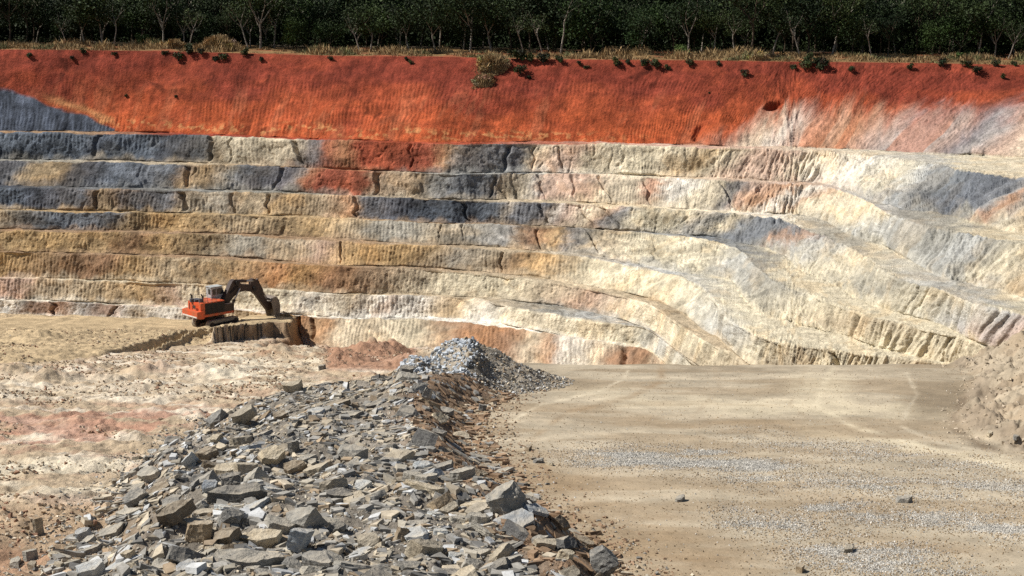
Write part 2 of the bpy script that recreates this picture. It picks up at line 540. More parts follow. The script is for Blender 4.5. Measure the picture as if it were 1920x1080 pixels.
# ---- colours of the strata
pal = dict(
    R=(.33, .072, .036), r=(.25, .052, .033), O=(.43, .215, .105), o=(.46, .305, .145), Y=(.645, .575, .42), C=(.69, .60, .44), W=(.74, .70, .62),
    T=(.46, .375, .26), t=(.41, .30, .17), B=(.125, .146, .175), b=(.062, .071, .09), G=(.29, .28, .245), L=(.42, .43, .42), K=(.03, .027, .025), P=(.52, .36, .28),
    N=(.25, .14, .085), n=(.31, .21, .13))
BANDS = {
    1: "0B 160B 175b 205b 215B 284B 292b 352b 375B 389b 400T 430C 540C 562b 570B 596B 602R 640O 655O 668R 800R 818O 832o 838G 935B 962b 978B 988C 1055P 1085P 1100C 1200Y 1260C 1300o 1340Y 1400P 1450P 1500C 1600W 1660Y 1700L 1750B 1850B 1868L 1878O 1890O 1900L 1930T",
    2: "0b 20B 50t 105t 130b 175b 240B 328B 342n 356t 370o 420G 440B 520B 560G 574O 600R 690R 703n 718T 780T 800G 845B 930B 942T 990C 1005L 1030P 1100P 1130C 1190C 1205R 1218O 1235W 1270W 1300Y 1345Y 1358B 1372B 1385P 1450O 1470W 1492W 1503O 1520C 1610Y 1640L 1720G 1790L 1820G 1870Y 1930T",
    3: "0B 50b 110b 150B 176n 190t 228n 248B 285b 330B 343n 356T 425G 437n 450T 490T 500n 512o 600T 655O 667n 680B 780b 855B 873b 885B 935B 948T 968B 1005B 1018n 1030W 1060P 1120C 1135O 1146B 1170B 1182Y 1280Y 1295W 1312B 1330L 1350Y 1385B 1455B 1472O 1490L 1560Y 1650G 1720Y 1830L 1930P",
    4: "0T 75B 215B 235t 300o 350o 440T 590o 670T 685G 760G 800T 900G 950L 968n 995N 1008O 1040o 1055o 1072B 1105G 1125T 1180Y 1330Y 1370L 1420G 1500Y 1590T 1700Y 1930T",
    5: "0t 90o 200t 250N 300o 370t 450G 550T 590P 650o 780o 850G 930T 955n 1020o 1060T 1110Y 1280Y 1350L 1420Y 1480T 1560Y 1700T 1930T",
    6: "0o 100n 190N 240o 330T 420t 520O 560o 620N 690n 760T 830Y 960Y 1020T 1100P 1180C 1280Y 1380T 1500T 1560Y 1930T",
    7: "0P 50P 70T 150T 280o 330P 350C 530C 560W 640C 660T 690W 715W 722O 735W 770W 800T 860o 880C 910W 960Y 1000C 1180Y 1220L 1300Y 1400T 1930T",
    8: "0W 30L 45N 100N 118O 135W 150L 195N 220P 245W 270T 320W 400T 520o 552O 565N 600n 612O 640C 690T 720C 770Y 840N 900O 950N 990C 1030O 1050W 1130C 1145N 1165O 1180N 1210N 1222C 1270O 1285N 1300O 1312W 1330T 1420t 1500B 1540T 1930T",
}
TREADC = {1: "0n 210n 330r 640R 900R 1240P 1400P 1600C 1750L 1800Y 1930C", 2: "0G 400T 560n 620R 700O 760G 1000L 1200C 1500P 1640L 1690G 1800G 1850Y 1930Y", 3: "0b 500G 1000T 1300C 1450W 1490C 1512G 1600G 1640Y 1770L 1800G 1850L 1900Y 1930Y",
          4: "0t 500t 900n 1100T 1270L 1330B 1430G 1480Y 1930Y", 5: "0n 600n 1000T 1250L 1400Y 1930Y", 6: "0n 640n 1000T 1400T 1930T", 7: "0P 100C 400T 900T 1040G 1160L 1300T 1930T", 8: "0W 300C 330P 540W 700W 1000W 1200C 1400T 1930T"}


def band_color(spec, px):
    xs, cs = [], []
    for tok in spec.split():
        xs.append(float(tok[:-1]))
        cs.append(pal[tok[-1]])
    cs = np.array(cs)
    g = np.arange(-700, 2700, 2.0)
    kb_ = np.exp(-0.5 * (np.arange(-15, 16) / 4.0) ** 2)
    kb_ /= kb_.sum()
    out = []
    for k in range(3):
        f_ = np.interp(g, xs, cs[:, k])
        near = np.convolve(np.pad(f_, 15, mode='edge'), kb_, mode='valid')
        wide = np.convolve(np.pad(f_, 60, mode='edge'), np.ones(121) / 121, mode='valid')
        out.append(np.interp(px, g, 0.72 * near + 0.28 * wide))
    return np.stack(out, -1)


CW = np.zeros((NR, NC, 3))
warp = 22 * fbm(S / 7, V / 4, 6, 2, 0.66)
for b in range(1, 9):
    rr = np.where(rseg == 2 * b)[0]
    lean = (rt[rr][:, None] - 0.5) * (-26 - 75 * right[rr] + 14 * fbm(S[rr] / 15, S[rr] * 0 + b, 2, 4))
    CW[rr] = band_color(BANDS[b], PXN[rr] - lean + warp[rr])
    rr = np.where(rseg == 2 * b - 1)[0]
    CW[rr] = band_color(TREADC[b], PXN[rr] + 3 * warp[rr])
    rk = (0.25 * right[rr] * ss((PXN[rr] - 1330) / 150))[..., None]
    CW[rr] = CW[rr] * (1 - rk) + np.array((.47, .415, .32)) * rk
    # dirt that has slid down over the toe and crumbled at the lip
    fr = np.where(rseg == 2 * b)[0]
    k = ss((rt[fr][:, None] - 0.72 + 0.18 * fbm(S[fr] / 2, V[fr] * 0 + b, 3, 4)) / 0.25) * 0.55
    tb = band_color(TREADC[min(b + 1, 8)], PXN[fr])
    CW[fr] = CW[fr] * (1 - k[..., None]) + tb * k[..., None]
rr = np.where(rseg >= 17)[0]
CW[rr] = np.array(pal['T'])
# the long top face
rr = np.where(rseg == 0)[0]
t = rt[rr][:, None] + 0.0 * PXN[rr]
px = PXN[rr]
py = PYN[rr] + 5 * fbm(S[rr] / 4, V[rr] / 3, 4, 5)
streak = fbm((S[rr] + 0.25 * V[rr]) / 1.3, V[rr] / 11, 5, 6, .6)
big = fbm(S[rr] / 12, V[rr] / 6, 4, 9)
c = np.zeros(px.shape + (3,))
top, low = np.array((.20, .040, .023)), np.array((.385, .084, .030))
k = ss((t - 0.12 + 0.35 * big) / 0.80)[..., None]
c = top * (1 - k) + low * k
c *= (1 + 0.34 * streak)[..., None]
gl = ss((ridged((S[rr] + .35 * V[rr]) / 6 + .3 * fbm(V[rr] / 4, S[rr] / 6, 3, 5), V[rr] / 18, 2, 3) - .72) / .2) * ss((fbm(S[rr] / 7, V[rr] / 4, 3, 14) + .05) / .3)
c *= (1 - .5 * gl)[..., None]
c *= (1 + .09 * fbm((S[rr] + .2 * V[rr]) / .45, V[rr] / 2.5, 3, 7) + .06 * fbm(S[rr] / .5, V[rr] / .5, 2, 2))[..., None]
mar = ss((big - 0.15) / 0.4)[..., None] * 0.4
c = c * (1 - mar) + np.array((.29, .060, .030)) * mar
ds = ss((fbm((S[rr] + .3 * V[rr]) / 3, V[rr] / 16, 5, 10, .6) - .15) / .35)[..., None] * ss((t - .25) / .4)[..., None] * .3
c = c * (1 - ds) + np.array((.42, .15, .075)) * ds
# ochre flecks along the old water line
fl = np.exp(-((t - 0.90 + 0.04 * fbm(S[rr] / 6, S[rr] * 0, 3, 3)) / 0.045) ** 2) * ss((fbm(S[rr] / 1.1, V[rr] / .8, 3, 8) - 0.1) / 0.3) * ss((px - 120) / 60) * ss((1300 - px) / 300)
c = c * (1 - 0.7 * fl[..., None]) + np.array((.55, .27, .11)) * 0.7 * fl[..., None]
# blue grey rock showing at the far left
edge = np.interp(px, [-420, 0, 60, 110, 160, 215, 240], [150, 163, 178, 196, 215, 238, 420])
m = ss((py - edge) / 7.0)[..., None]
bl = np.array((.075, .088, .115)) * (1 + 0.35 * fbm(S[rr] / 3, V[rr] / 5, 4, 1) + .5 * fbm(S[rr] / .6, V[rr] / 6, 3, 6))[..., None]
c = c * (1 - m) + bl * m
band = np.exp(-((py - edge + 9) / 7.0) ** 2) * ss((px - 60) / 60) * ss((240 - px) / 40)
c = c * (1 - .6 * band[..., None]) + np.array((.50, .26, .11)) * .6 * band[..., None]
# pale weathered rock under the red on the right
edge = np.interp(px, [1180, 1280, 1340, 1390, 1450, 1520, 1650, 1760, 1920, 2340], [285, 272, 258, 226, 205, 192, 192, 195, 182, 170])
m = ss((py - edge + 18 + 20 * fbm((S[rr] + .5 * V[rr]) / 2.5, V[rr] / 7, 4, 10)) / 70.0) * ss((px - 1200) / 120)
pale = band_color("1200R 1310O 1390P 1450C 1490W 1520P 1600O 1660P 1720L 1760L 1800P 1840B 1875L 1910P 1990C", px + 0.95 * (py - 230) + 14 * fbm(S[rr] / 3, V[rr] / 8, 3, 11))
pale = pale * (1 + 0.12 * streak)[..., None]
m = (m * 0.92)[..., None]
c = c * (1 - m) + pale * m
ors = ss((fbm((S[rr] + .8 * V[rr]) / 6, V[rr] / 30, 3, 12) - .25) / .25)[..., None] * m * .6
c = c * (1 - ors) + np.array((.47, .17, .08)) * ors
CW[rr] = c
# broken colour everywhere, stronger on the rubble slopes
mott = fbm(S / 2.2, V / 1.8, 4, 7)
CW *= (1 + 0.22 * mott * (1 - .5 * right) + 0.20 * fbm(S / 0.9, V / 1.6, 3, 3) * (1 - 0.5 * face0) * (1 - .7 * right) + 0.16 * flute * right * wf)[..., None]
dk = ss((fbm(S / 3.5, V / 2.2 + 9, 5, 1, 0.6) - 0.25) / 0.3) * 0.22 * wf * (1 - 0.7 * face0) * (1 - .6 * right)
CW *= (1 - dk)[..., None]
och = ss((fbm(S / 5, V / 4 + 20, 4, 13) - 0.05) / 0.5) * 0.30 * (1 - face0)
CW = CW * (1 - och[..., None]) + CW * np.array((1.12, 0.92, 0.68)) * och[..., None]
bigv = fbm(S / 7, V / 3.5 + 3, 4, 6, .6)
CW *= (1 + 0.42 * bigv * upper * wf * (1 - right))[..., None]
crack = ss((ridged(S / 2.4, V / 3.2, 4, 4) - 0.60) / 0.12) * wf * (1 - face0) * ss((fbm(S / 6, V / 5, 2, 15) + .1) / .4)
CW *= (1 - 0.28 * crack * (1 - .6 * right))[..., None]

wall = np_mesh('pit_wall', P.reshape(-1, 3), grid_faces(NR, NC)[:, ::-1], M_wall, CW.reshape(-1, 3), smooth=True)
tag(wall, kind='structure')

# ------------------------------------------------------------------ plateau behind the rim
NPL = 60
sub = slice(0, NC, 3)
e0 = P[0, sub]
back = np.concatenate([np.linspace(0, 40, 28), np.geomspace(46, 1400, NPL - 28)])
gx = e0[None, :, 0] * (1 + back[:, None] / e0[None, :, 1])
gy = e0[None, :, 1] + back[:, None]
gz_ = e0[None, :, 2] + 0.04 * np.minimum(back, 25)[:, None] + ss(back / 8)[:, None] * (0.35 * fbm(gx / 9, gy / 9, 3, 1)) - 0.02
PL = np.stack([gx, gy, gz_], -1)
cpl = np.array((.22, .135, .06)) * (1 + 0.3 * fbm(gx / 3, gy / 3, 4, 3))[..., None]
redk = ss((fbm(gx / 7, gy / 5, 3, 5) - .2) / .3)[..., None] * .6 + ss(1 - back / 2.5)[:, None, None] * .7
redk = np.clip(redk, 0, 1)
cpl = cpl * (1 - redk) + np.array((.30, .065, .035)) * redk
dark = ss((back - 22) / 14)[:, None, None]  # shade of the forest put into the ground colour
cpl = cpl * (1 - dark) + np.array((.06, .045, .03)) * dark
plat = np_mesh('plateau_ground', PL.reshape(-1, 3), grid_faces(*PL.shape[:2]), M_floor, cpl.reshape(-1, 3), smooth=True)
tag(plat, kind='structure')


def rim_depth(x, extra):
    """depth of the plateau edge at world x for a point extra metres behind it"""
    k = np.interp(x, crest_xyz[:, 0], crest_xyz[:, 1])
    return k + extra


def plateau_z(x, y):
    e = np.interp(x * 0.97, crest_xyz[:, 0], crest_xyz[:, 2])
    k = np.interp(x * 0.97, crest_xyz[:, 0], crest_xyz[:, 1])
    bk = np.maximum(0, y - k)
    return e + 0.04 * np.minimum(bk, 25)


# ------------------------------------------------------------------ floor, berm and haul road
def drop_left(D):
    return np.interp(D, [10, 59, 162, 245, 256, 276, 320], [15.5, 23.5, 40.7, 57.0, 58.4, 60.8, 63.0])


def drop_road(D):
    return 15.83 + 0.13 * D


def hit_plane(px, py, fn):
    D = np.geomspace(15, 330, 4000)
    dx, dy, dz = ray(px, py)
    z = -dz / dy * D
    i = np.argmax(z > fn(D))
    return dx / dy * D[i], D[i]


BL = [hit_plane(a, b, drop_left) for a, b in [(40, 1180), (130, 1080), (185, 1000), (265, 880), (390, 805), (500, 772), (560, 755)]]
BR = [hit_plane(a, b, drop_road) for a, b in [(1330, 1250), (1150, 1080), (1075, 1000), (1000, 955), (945, 900), (905, 840), (885, 800), (890, 772), (930, 748), (960, 735)]]
BK = [hit_plane(a, b, drop_road) for a, b in [(2150, 900), (1925, 858), (1850, 838), (1798, 806), (1795, 775), (1815, 742), (1826, 718), (1834, 703)]]
BL, BR, BK = [np.array(sorted(q, key=lambda u: u[1])) for q in (BL, BR, BK)]
# scarps of the digging bench by the excavator
SC = [hit_plane(a, b, drop_left) for a, b in [(-200, 690), (60, 684), (178, 672), (250, 664), (330, 652), (366, 644), (400, 648), (440, 642), (512, 632)]]
SC = np.array(sorted(SC, key=lambda u: u[0]))
SCX = {p: hit_plane(p, q, drop_left)[0] for p, q in [(120, 680), (178, 670), (366, 650), (398, 642), (515, 640), (540, 640)]}
LUMPS = [(690, 668, 1.9, 3.6), (735, 664, 1.6, 3.0), (640, 680, 1.3, 4), (520, 668, 1.2, 4), (560, 660, .9, 3), (262, 700, .9, 2.6), (300, 700, .7, 2.4), (200, 712, .6, 2.6), (30, 700, 1.1, 3), (90, 716, 1.1, 3.5),
         (770, 690, 1.5, 4), (400, 700, .8, 4), (340, 690, .7, 3), (420, 682, .7, 4), (150, 690, .6, 4), (360, 800, .8, 2.5), (240, 650, -.6, 6), (80, 655, .8, 6), (600, 665, .8, 4)]
LUMPS = [(*hit_plane(a, b, drop_left), h, r) for a, b, h, r in LUMPS]


def ground_parts(x, y):
    D = y
    xl = np.interp(D, BL[:, 1], BL[:, 0])
    xr = np.interp(D, BR[:, 1], BR[:, 0])
    xl = xl + 1.2 * fbm(D / 5, D * 0 + 3, 3, 2)
    xr = xr + 0.9 * fbm(D / 4, D * 0 + 9, 3, 5)
    t = ss((x - xl) / np.maximum(xr - xl, 3))
    dl, dr = drop_left(D), drop_road(D)
    far = ss((D - 118) / 14)
    tpit = ss((x + 0.055 * D - 1.0) / 4.0)
    t = t * (1 - far) + tpit * far
    drop = dl * (1 - t) + dr * t
    # rough dug floor on the left, graded road on the right
    nl = 0.20 * fbm(x / .9, y / 1.1, 3, 3) + .22 * np.maximum(0, fbm(x / 1.4, y / 2.2, 3, 11) - .2) + 0.38 * fbm(x / 9, y / 9, 4, 1) + 0.17 * fbm(x / 3.4, y / 2.2, 4, 4) + 0.17 * ridged(x / 2.6 + 0.4 * y / 1.9, y / 1.3, 4, 6)
    rough = 1 - 0.88 * ss((D - 246) / 4) * ss((SCX[515] - x) / 3)
    nr_ = 0.12 * fbm(x / 9, y / 9, 3, 3) + 0.025 * fbm(x / .8, y / .8, 3, 8)
    z = -drop + nl * (1 - t) * rough + nr_ * t
    for (lx, ly, h, r) in LUMPS:
        q = ((x - lx) ** 2 + ((y - ly) * 0.8) ** 2) / r ** 2
        z = z + h * np.exp(-q * 1.5) * (1 + 0.4 * fbm(x / 1.1, y / 1.1, 3, 2))
    # digging bench
    yc = np.interp(x, SC[:, 0], SC[:, 1]) + 0.35 * fbm(x / 3.5, x * 0, 3, 7) + 0.12 * fbm(x / .6, x * 0, 2, 3)
    a = ss((x - SCX[120] - 4.0) / 3)
    gap = np.exp(-((x - (SCX[366] + SCX[398]) / 2) / 1.6) ** 2)
    width = 34 * (1 - a) + 0.9 * a + 7 * gap
    st = np.clip((y - yc) / width, 0, 1)
    st = st * (1 - a) + ss(st) * a
    hgt = (np.interp(x, [SCX[120], SCX[178], SCX[366], SCX[398]], [1.7, 2.0, 2.4, 2.7]) + 0.35 * fbm(x / 4, x * 0 + 4, 2, 3)) * ss((SCX[515] + 0.6 - x + 0.5 * fbm(y / 1.3, y * 0, 2, 4)) / 0.8)
    z = z + hgt * st
    z = z - 3.8 * ss((y - 200) / 36) * ss((x - SCX[515]) / 3)
    # berm of tipped rock
    pb = ss((x - xl) / 3.6) * ss((xr - x) / 4.2) * ss((119 - D + 3 * fbm(x / 3, x * 0, 2, 1)) / 7)
    hb = 1.9 + 0.6 * fbm(x / 6, y / 6, 3, 9) + 0.35 * fbm(x / 1.7, y / 1.7, 3, 5)
    lean = 0.35 * np.clip((x - (xl + xr) / 2) / 8, -1, 1)
    z = z + pb * (hb + lean)
    # bank on the right of the road
    xk = np.interp(D, BK[:, 1], BK[:, 0]) + 0.8 * fbm(D / 4, D * 0 + 5, 3, 3)
    bk = np.clip(x - xk, 0, 60)
    bankh = np.interp(bk, [0, 4.5, 12, 60], [0, .75, 4.3, 9.5])
    bankh = bankh * (1 + 0.22 * fbm(x / 3, y / 3, 4, 8)) + ss(bk / 2) * (0.5 * fbm(x / 1.4, y / 1.4, 4, 2) + 0.55 * ridged(x / 3.2 + y / 5, y / 3, 4, 5) + .22 * fbm(x / .6, y / .6, 3, 7) + .5 * ridged(x / 1.3 + y / 3, y / 1.6 - x / 4, 3, 12))
    z = z + bankh * ss((D - 30) / 20)
    # beyond the road the ground falls away into the pit
    de = D - (131.0 + 1.0 * fbm(x / 6, x * 0 + 2, 3, 4) + 2.5 * ss((bk) / 6))
    fall = np.minimum(np.maximum(de, 0) * 0.95, np.maximum(0, 62.5 + z))
    z = z - fall * tpit
    return z + CAMZ, t, pb, bk, tpit * (de > 0), xl, xr


def gz(x, y):
    return ground_parts(np.asarray(x, float), np.asarray(y, float))[0]


NGC, NGR = 1450, 880
pxg = np.linspace(-480, 2850, NGC)
Dg = np.geomspace(26, 292, NGR)
GX = ((pxg - 960) / FPX)[None, :] * Dg[:, None] * 1.03
GY = np.broadcast_to(Dg[:, None], GX.shape)
GZ, gt, gpb, gbk, gpit, gxl, gxr = ground_parts(GX, GY)
GPX, GPY = project(GX, GY, GZ)
flo = np.array((.47, .37, .255))
c = np.broadcast_to(flo, GX.shape + (3,)).copy()


def blend(c, col, m):
    m = np.clip(m, 0, 1)[..., None]
    return c * (1 - m) + np.array(col) * m


n1 = fbm(GX / 9, GY / 14, 5, 2)
n2 = fbm(GX / 6 + GY / 7, GY / 3.2, 5, 6)
n3 = fbm(GX / 3.2 + GY / 5, GY / 2.0, 6, 10, .6)
n4 = fbm(GX / 14 + 0.6 * GY / 14, GY / 9, 4, 12)


def zone(x0, x1, y0, y1, s=25.0):
    return ss((GPX - x0) / s) * ss((x1 - GPX) / s) * ss((GPY - y0) / (s * .6)) * ss((y1 - GPY) / (s * .6))


wz = GPX + 26 * n1
c = blend(c, (.70, .62, .50), ss((n2 - .05) / .45) * .75)
c = blend(c, (.42, .28, .195), ss((n3 - .05) / .4) * .55)
c = blend(c, (.70, .66, .58), zone(-400, 160, 622, 680) * ss((n2 + .35) / .5) * .9)
c = blend(c, (.68, .60, .46), zone(370, 620, 640, 735, 30) * ss((n2 + .4) / .6) * .75)
c = blend(c, (.64, .56, .43), zone(-400, 420, 690, 760, 30) * ss((n3 + .5) / .8) * .6)
c = blend(c, (.41, .215, .15), zone(-400, 430, 755, 880, 35) * ss((n4 + n3 * .8 + .05) / .5) * .7)
c = blend(c, (.35, .19, .12), zone(600, 790, 630, 700, 20) * .85)
c = blend(c, (.33, .20, .12), zone(480, 620, 640, 672, 16) * ss((n3 + .2) / .4) * .7)
c = blend(c, (.66, .58, .44), zone(-400, 250, 850, 935, 25) * ss((n2 + .25) / .5) * .8)
c = blend(c, (.42, .305, .20), zone(-400, 330, 935, 1300, 40) * .85)
c = blend(c, (.33, .18, .11), zone(-400, 140, 1010, 1300, 40) * ss((n3 + .1) / .4) * .6)
# digging bench: driven sand with long streaks
ter = ss((GY - np.interp(GX, SC[:, 0], SC[:, 1]) - 0.5) / 3) * ss((SCX[540] - GX) / 3)
sn = fbm(GX / 22, GY / 2.0, 4, 3)
tc_ = np.array((.47, .36, .22)) * (1 + .22 * sn + .15 * n3)[..., None]
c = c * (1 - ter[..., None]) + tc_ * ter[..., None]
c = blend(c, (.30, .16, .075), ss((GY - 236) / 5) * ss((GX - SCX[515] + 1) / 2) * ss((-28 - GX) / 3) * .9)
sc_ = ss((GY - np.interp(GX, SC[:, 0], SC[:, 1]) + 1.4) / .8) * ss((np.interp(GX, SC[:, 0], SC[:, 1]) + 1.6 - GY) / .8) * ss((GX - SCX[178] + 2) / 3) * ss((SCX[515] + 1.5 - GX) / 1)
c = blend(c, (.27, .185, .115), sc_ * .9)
# road
rb = np.array((.40, .34, .25)) * (1 + .22 * fbm(GX / 6, GY / 2.4, 5, 1) + .08 * fbm(GX / 1.2, GY / .8, 3, 9))[..., None]
bsn = ss((fbm(GX / 10 + GY / 18, GY / 3.0, 5, 14) - .02) / .4)[..., None] * .65
rb = rb * (1 - bsn) + np.array((.30, .23, .15)) * bsn
gm = np.zeros(GX.shape)


def road_blob(px, py, rx, ry, slope, w):
    u = (GPX - px) / rx
    v = (GPY - py - slope * (GPX - px)) / ry
    return w * np.exp(-(u * u) ** 2 - v * v)


warpv = 10 * fbm(GX / 3, GY / 2, 4, 5)
GPY0 = GPY
GPY = GPY + warpv
gm = np.maximum(gm, road_blob(1285, 863, 200, 17, .05, 1.35))
gm = np.maximum(gm, road_blob(1560, 905, 260, 20, .09, .5))
gm = np.maximum(gm, road_blob(1640, 850, 260, 16, .12, .45))
gm = np.maximum(gm, road_blob(1590, 962, 95, 16, .1, .9))
gm = np.maximum(gm, road_blob(1830, 985, 170, 20, .13, .8))
gm = np.maximum(gm, road_blob(1650, 1050, 170, 34, .2, .75))
gm = np.maximum(gm, road_blob(1840, 920, 180, 26, .1, .5))
gm = np.maximum(gm, road_blob(1450, 985, 110, 22, .12, .5))
gm = gm * np.clip(0.75 + 1.0 * fbm(GX / 3.5 + GY / 3, GY / 1.3 - GX / 6, 5, 8), 0.05, 1.15)
GRAVEL = gm
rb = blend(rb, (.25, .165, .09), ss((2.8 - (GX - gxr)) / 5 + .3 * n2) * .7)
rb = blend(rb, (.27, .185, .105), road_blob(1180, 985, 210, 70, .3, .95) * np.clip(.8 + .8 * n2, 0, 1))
rb = blend(rb, (.29, .215, .135), road_blob(1420, 800, 400, 12, .05, .75) + road_blob(1500, 930, 200, 10, .12, .5) + road_blob(1640, 1010, 240, 12, .14, .45))
rb = blend(rb, (.60, .52, .37), road_blob(1560, 765, 330, 14, .03, .55) + road_blob(1780, 850, 250, 10, .17, .6) + road_blob(1540, 730, 60, 30, 0, .5) + road_blob(1130, 740, 90, 14, .1, .3))
rb = blend(rb, (.22, .175, .12), road_blob(1050, 718, 70, 14, 0, .7) + road_blob(1762, 750, 66, 44, .0, .95) + .7 * ss((GY - 122) / 7) * np.clip(.6 + n2, 0, 1) + road_blob(1400, 742, 120, 5, 0, .4))
# tyre tracks: pairs of pale and dark lines where trucks turn, then a dark band at the bank foot
for (tr, w, colr, st) in [([(1700, 700), (1720, 740), (1700, 770), (1690, 800), (1760, 830), (1920, 862)], 4, (.56, .49, .37), .5), ([(1560, 690), (1545, 720), (1530, 760), (1600, 800), (1740, 840), (1920, 885)], 7, (.62, .54, .39), .75),
                          ([(1510, 690), (1500, 720), (1480, 760), (1540, 800), (1700, 850), (1920, 900)], 5, (.33, .26, .175), .5), ([(1180, 690), (1170, 710), (1120, 735), (1010, 760), (960, 790)], 4, (.62, .54, .40), .7),
                          ([(1240, 690), (1240, 715), (1180, 745), (1060, 775), (990, 830), (1080, 960), (1250, 1080)], 8, (.29, .21, .13), .75), ([(1340, 690), (1350, 730), (1300, 780), (1320, 830), (1500, 900), (1920, 1010)], 6, (.34, .27, .185), .45), ([(1830, 703), (1812, 742), (1790, 775), (1794, 808), (1850, 840), (1930, 862)], 11, (.19, .145, .10), .9)]:
    tr = np.array(tr, float)
    dist = np.full(GX.shape, 1e9)
    for q in range(len(tr) - 1):
        a_, b_ = tr[q], tr[q + 1]
        ab = b_ - a_
        L2 = (ab ** 2).sum()
        tq = np.clip(((GPX - a_[0]) * ab[0] + (GPY0 - a_[1]) * ab[1]) / L2, 0, 1)
        dist = np.minimum(dist, np.hypot(GPX - a_[0] - tq * ab[0], (GPY0 - a_[1] - tq * ab[1]) * 1.6))
    rb = blend(rb, colr, np.exp(-((dist + 3 * n3) / w) ** 2) * st * np.clip(.7 + n2, 0, 1))
rb = blend(rb, (.44, .42, .375), gm * .75)
GPY = GPY0
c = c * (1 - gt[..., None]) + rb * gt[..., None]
# berm soil, browner on its road side
bs_ = np.array((.26, .23, .19)) * (1 + .35 * fbm(GX / 2, GY / 2, 4, 7))[..., None]
bs_ = blend(bs_, (.27, .18, .115), ss((GX - gxr + 6.5) / 3.5) * .85)
bs_ = blend(bs_, (.27, .19, .12), ss((gxl + 4 - GX) / 3) * .6)
c = blend(c, (0, 0, 0), 0 * gpb)
kb = ss(gpb * 3.5)[..., None]
c = c * (1 - kb) + bs_ * kb
# bank
bc_ = np.array((.36, .30, .22)) * (1 + .25 * n3)[..., None]
bc_ = blend(bc_, (.30, .225, .15), ss((n2 + .1) / .4) * .5)
bc_ = blend(bc_, (.255, .205, .15), ss((3.4 + 1.5 * n2 - gbk) / 2) * .85)
c = c * (1 - ss(gbk / 1.2)[..., None]) + bc_ * ss(gbk / 1.2)[..., None]
c = blend(c, (.36, .28, .19), gpit * 1.0)
c = np.clip(c, 0.01, 0.9)
GV = np.stack([GX, GY, GZ], -1).reshape(-1, 3)
GF = grid_faces(NGR, NGC)
fmx = GX.ravel()[GF].mean(1)
isroad = (gt.ravel()[GF].mean(1) > 0.85) & (gpb.ravel()[GF].mean(1) < 0.03) | (gbk.ravel()[GF].mean(1) > 0)
isberm = (gpb.ravel()[GF].mean(1) >= 0.03) & ~isroad
cc = c.reshape(-1, 3)
for nm, msk, mt in (('pit_floor', ~isroad & ~isberm, M_floor), ('rock_berm', isberm, M_berm), ('haul_road', isroad, M_road)):
    v_, f_, c_ = compact(GV, GF[msk], cc)
    tag(np_mesh(nm, v_, f_, mt, c_, smooth=True), kind='structure')


def hit_ground(px, py):
    """where the ray of a photo pixel meets the ground"""
    px = np.atleast_1d(np.asarray(px, float))
    py = np.atleast_1d(np.asarray(py, float))
    D = np.geomspace(28, 290, 1500)
    dx, dy, dz = ray(px, py)
    X = (dx / dy)[:, None] * D[None]
    Z = CAMZ + (dz / dy)[:, None] * D[None]
    G = gz(X, np.broadcast_to(D, X.shape))
    i = np.argmax(Z < G, axis=1)
    j = np.arange(len(px))
    return X[j, i], D[i], G[j, i]


# ------------------------------------------------------------------ rocks
def rock_bm(seed, sx, sy, sz, cuts=7, rough=0.035, sides=None):
    """irregular many-sided slab with broken corners"""
    r = random.Random(seed)
    bm = bmesh.new()
    k = sides or r.choice([4, 5, 5, 6, 7])
    a0 = r.uniform(0, 6.28)
    pts = []
    for i in range(k):
        a = a0 + 2 * math.pi * (i + r.uniform(-.30, .30)) / k
        m = r.uniform(.40, .56)
        pts.append((math.cos(a) * m * sx, math.sin(a) * m * sy))
    tx, ty = r.uniform(-.25, .25) * sz / sx, r.uniform(-.25, .25) * sz / sy
    bo = [bm.verts.new((x * r.uniform(.85, 1.05), y * r.uniform(.85, 1.05), -sz / 2)) for x, y in pts]
    to = [bm.verts.new((x * r.uniform(.82, 1.0), y * r.uniform(.82, 1.0), sz / 2 + tx * x + ty * y)) for x, y in pts]
    bm.faces.new(bo[::-1])
    bm.faces.new(to)
    for i in range(k):
        bm.faces.new((bo[i], bo[(i + 1) % k], to[(i + 1) % k], to[i]))
    for q in range(max(0, cuts - 3)):
        th = r.uniform(0, 2 * math.pi)
        el = r.choice([r.uniform(-.2, .3), r.uniform(.3, 1.2), r.uniform(.5, 1.2), r.uniform(-1.0, -.4)])
        n = Vector((math.cos(th) * math.cos(el) / sx, math.sin(th) * math.cos(el) / sy, math.sin(el) / sz)).normalized()
        sup = max(v.co.dot(n) for v in bm.verts)
        co = n * sup * r.uniform(0.68, 0.93)
        geom = bm.verts[:] + bm.edges[:] + bm.faces[:]
        res = bmesh.ops.bisect_plane(bm, geom=geom, plane_co=co, plane_no=n, clear_outer=True)
        ed = [e for e in res['geom_cut'] if isinstance(e, bmesh.types.BMEdge)]
        if len(ed) >= 3:
            bmesh.ops.holes_fill(bm, edges=ed, sides=0)
    bmesh.ops.recalc_face_normals(bm, faces=bm.faces[:])
    return bm


def finish_rock(bm, seed, rough, sub=2):
    bmesh.ops.triangulate(bm, faces=bm.faces[:])
    size = max((v.co.length for v in bm.verts), default=1)
    for _ in range(sub + 1):
        long_e = [e for e in bm.edges if e.calc_length() > size * 0.16]
        if long_e:
            bmesh.ops.subdivide_edges(bm, edges=long_e, cuts=1, use_grid_fill=True)
            bmesh.ops.triangulate(bm, faces=bm.faces[:])
    r = random.Random(seed)
    from mathutils import noise as mn
    off = Vector((r.uniform(0, 50), r.uniform(0, 50), r.uniform(0, 50)))
    for v in bm.verts:
        q = v.co / size
        v.co = v.co + mn.noise_vector(q * 2.3 + off) * rough * size * 0.9 + mn.noise_vector(q * 6 + off) * rough * size * 0.6 + mn.noise_vector(q * 14 + off) * rough * size * 0.3
    return bm


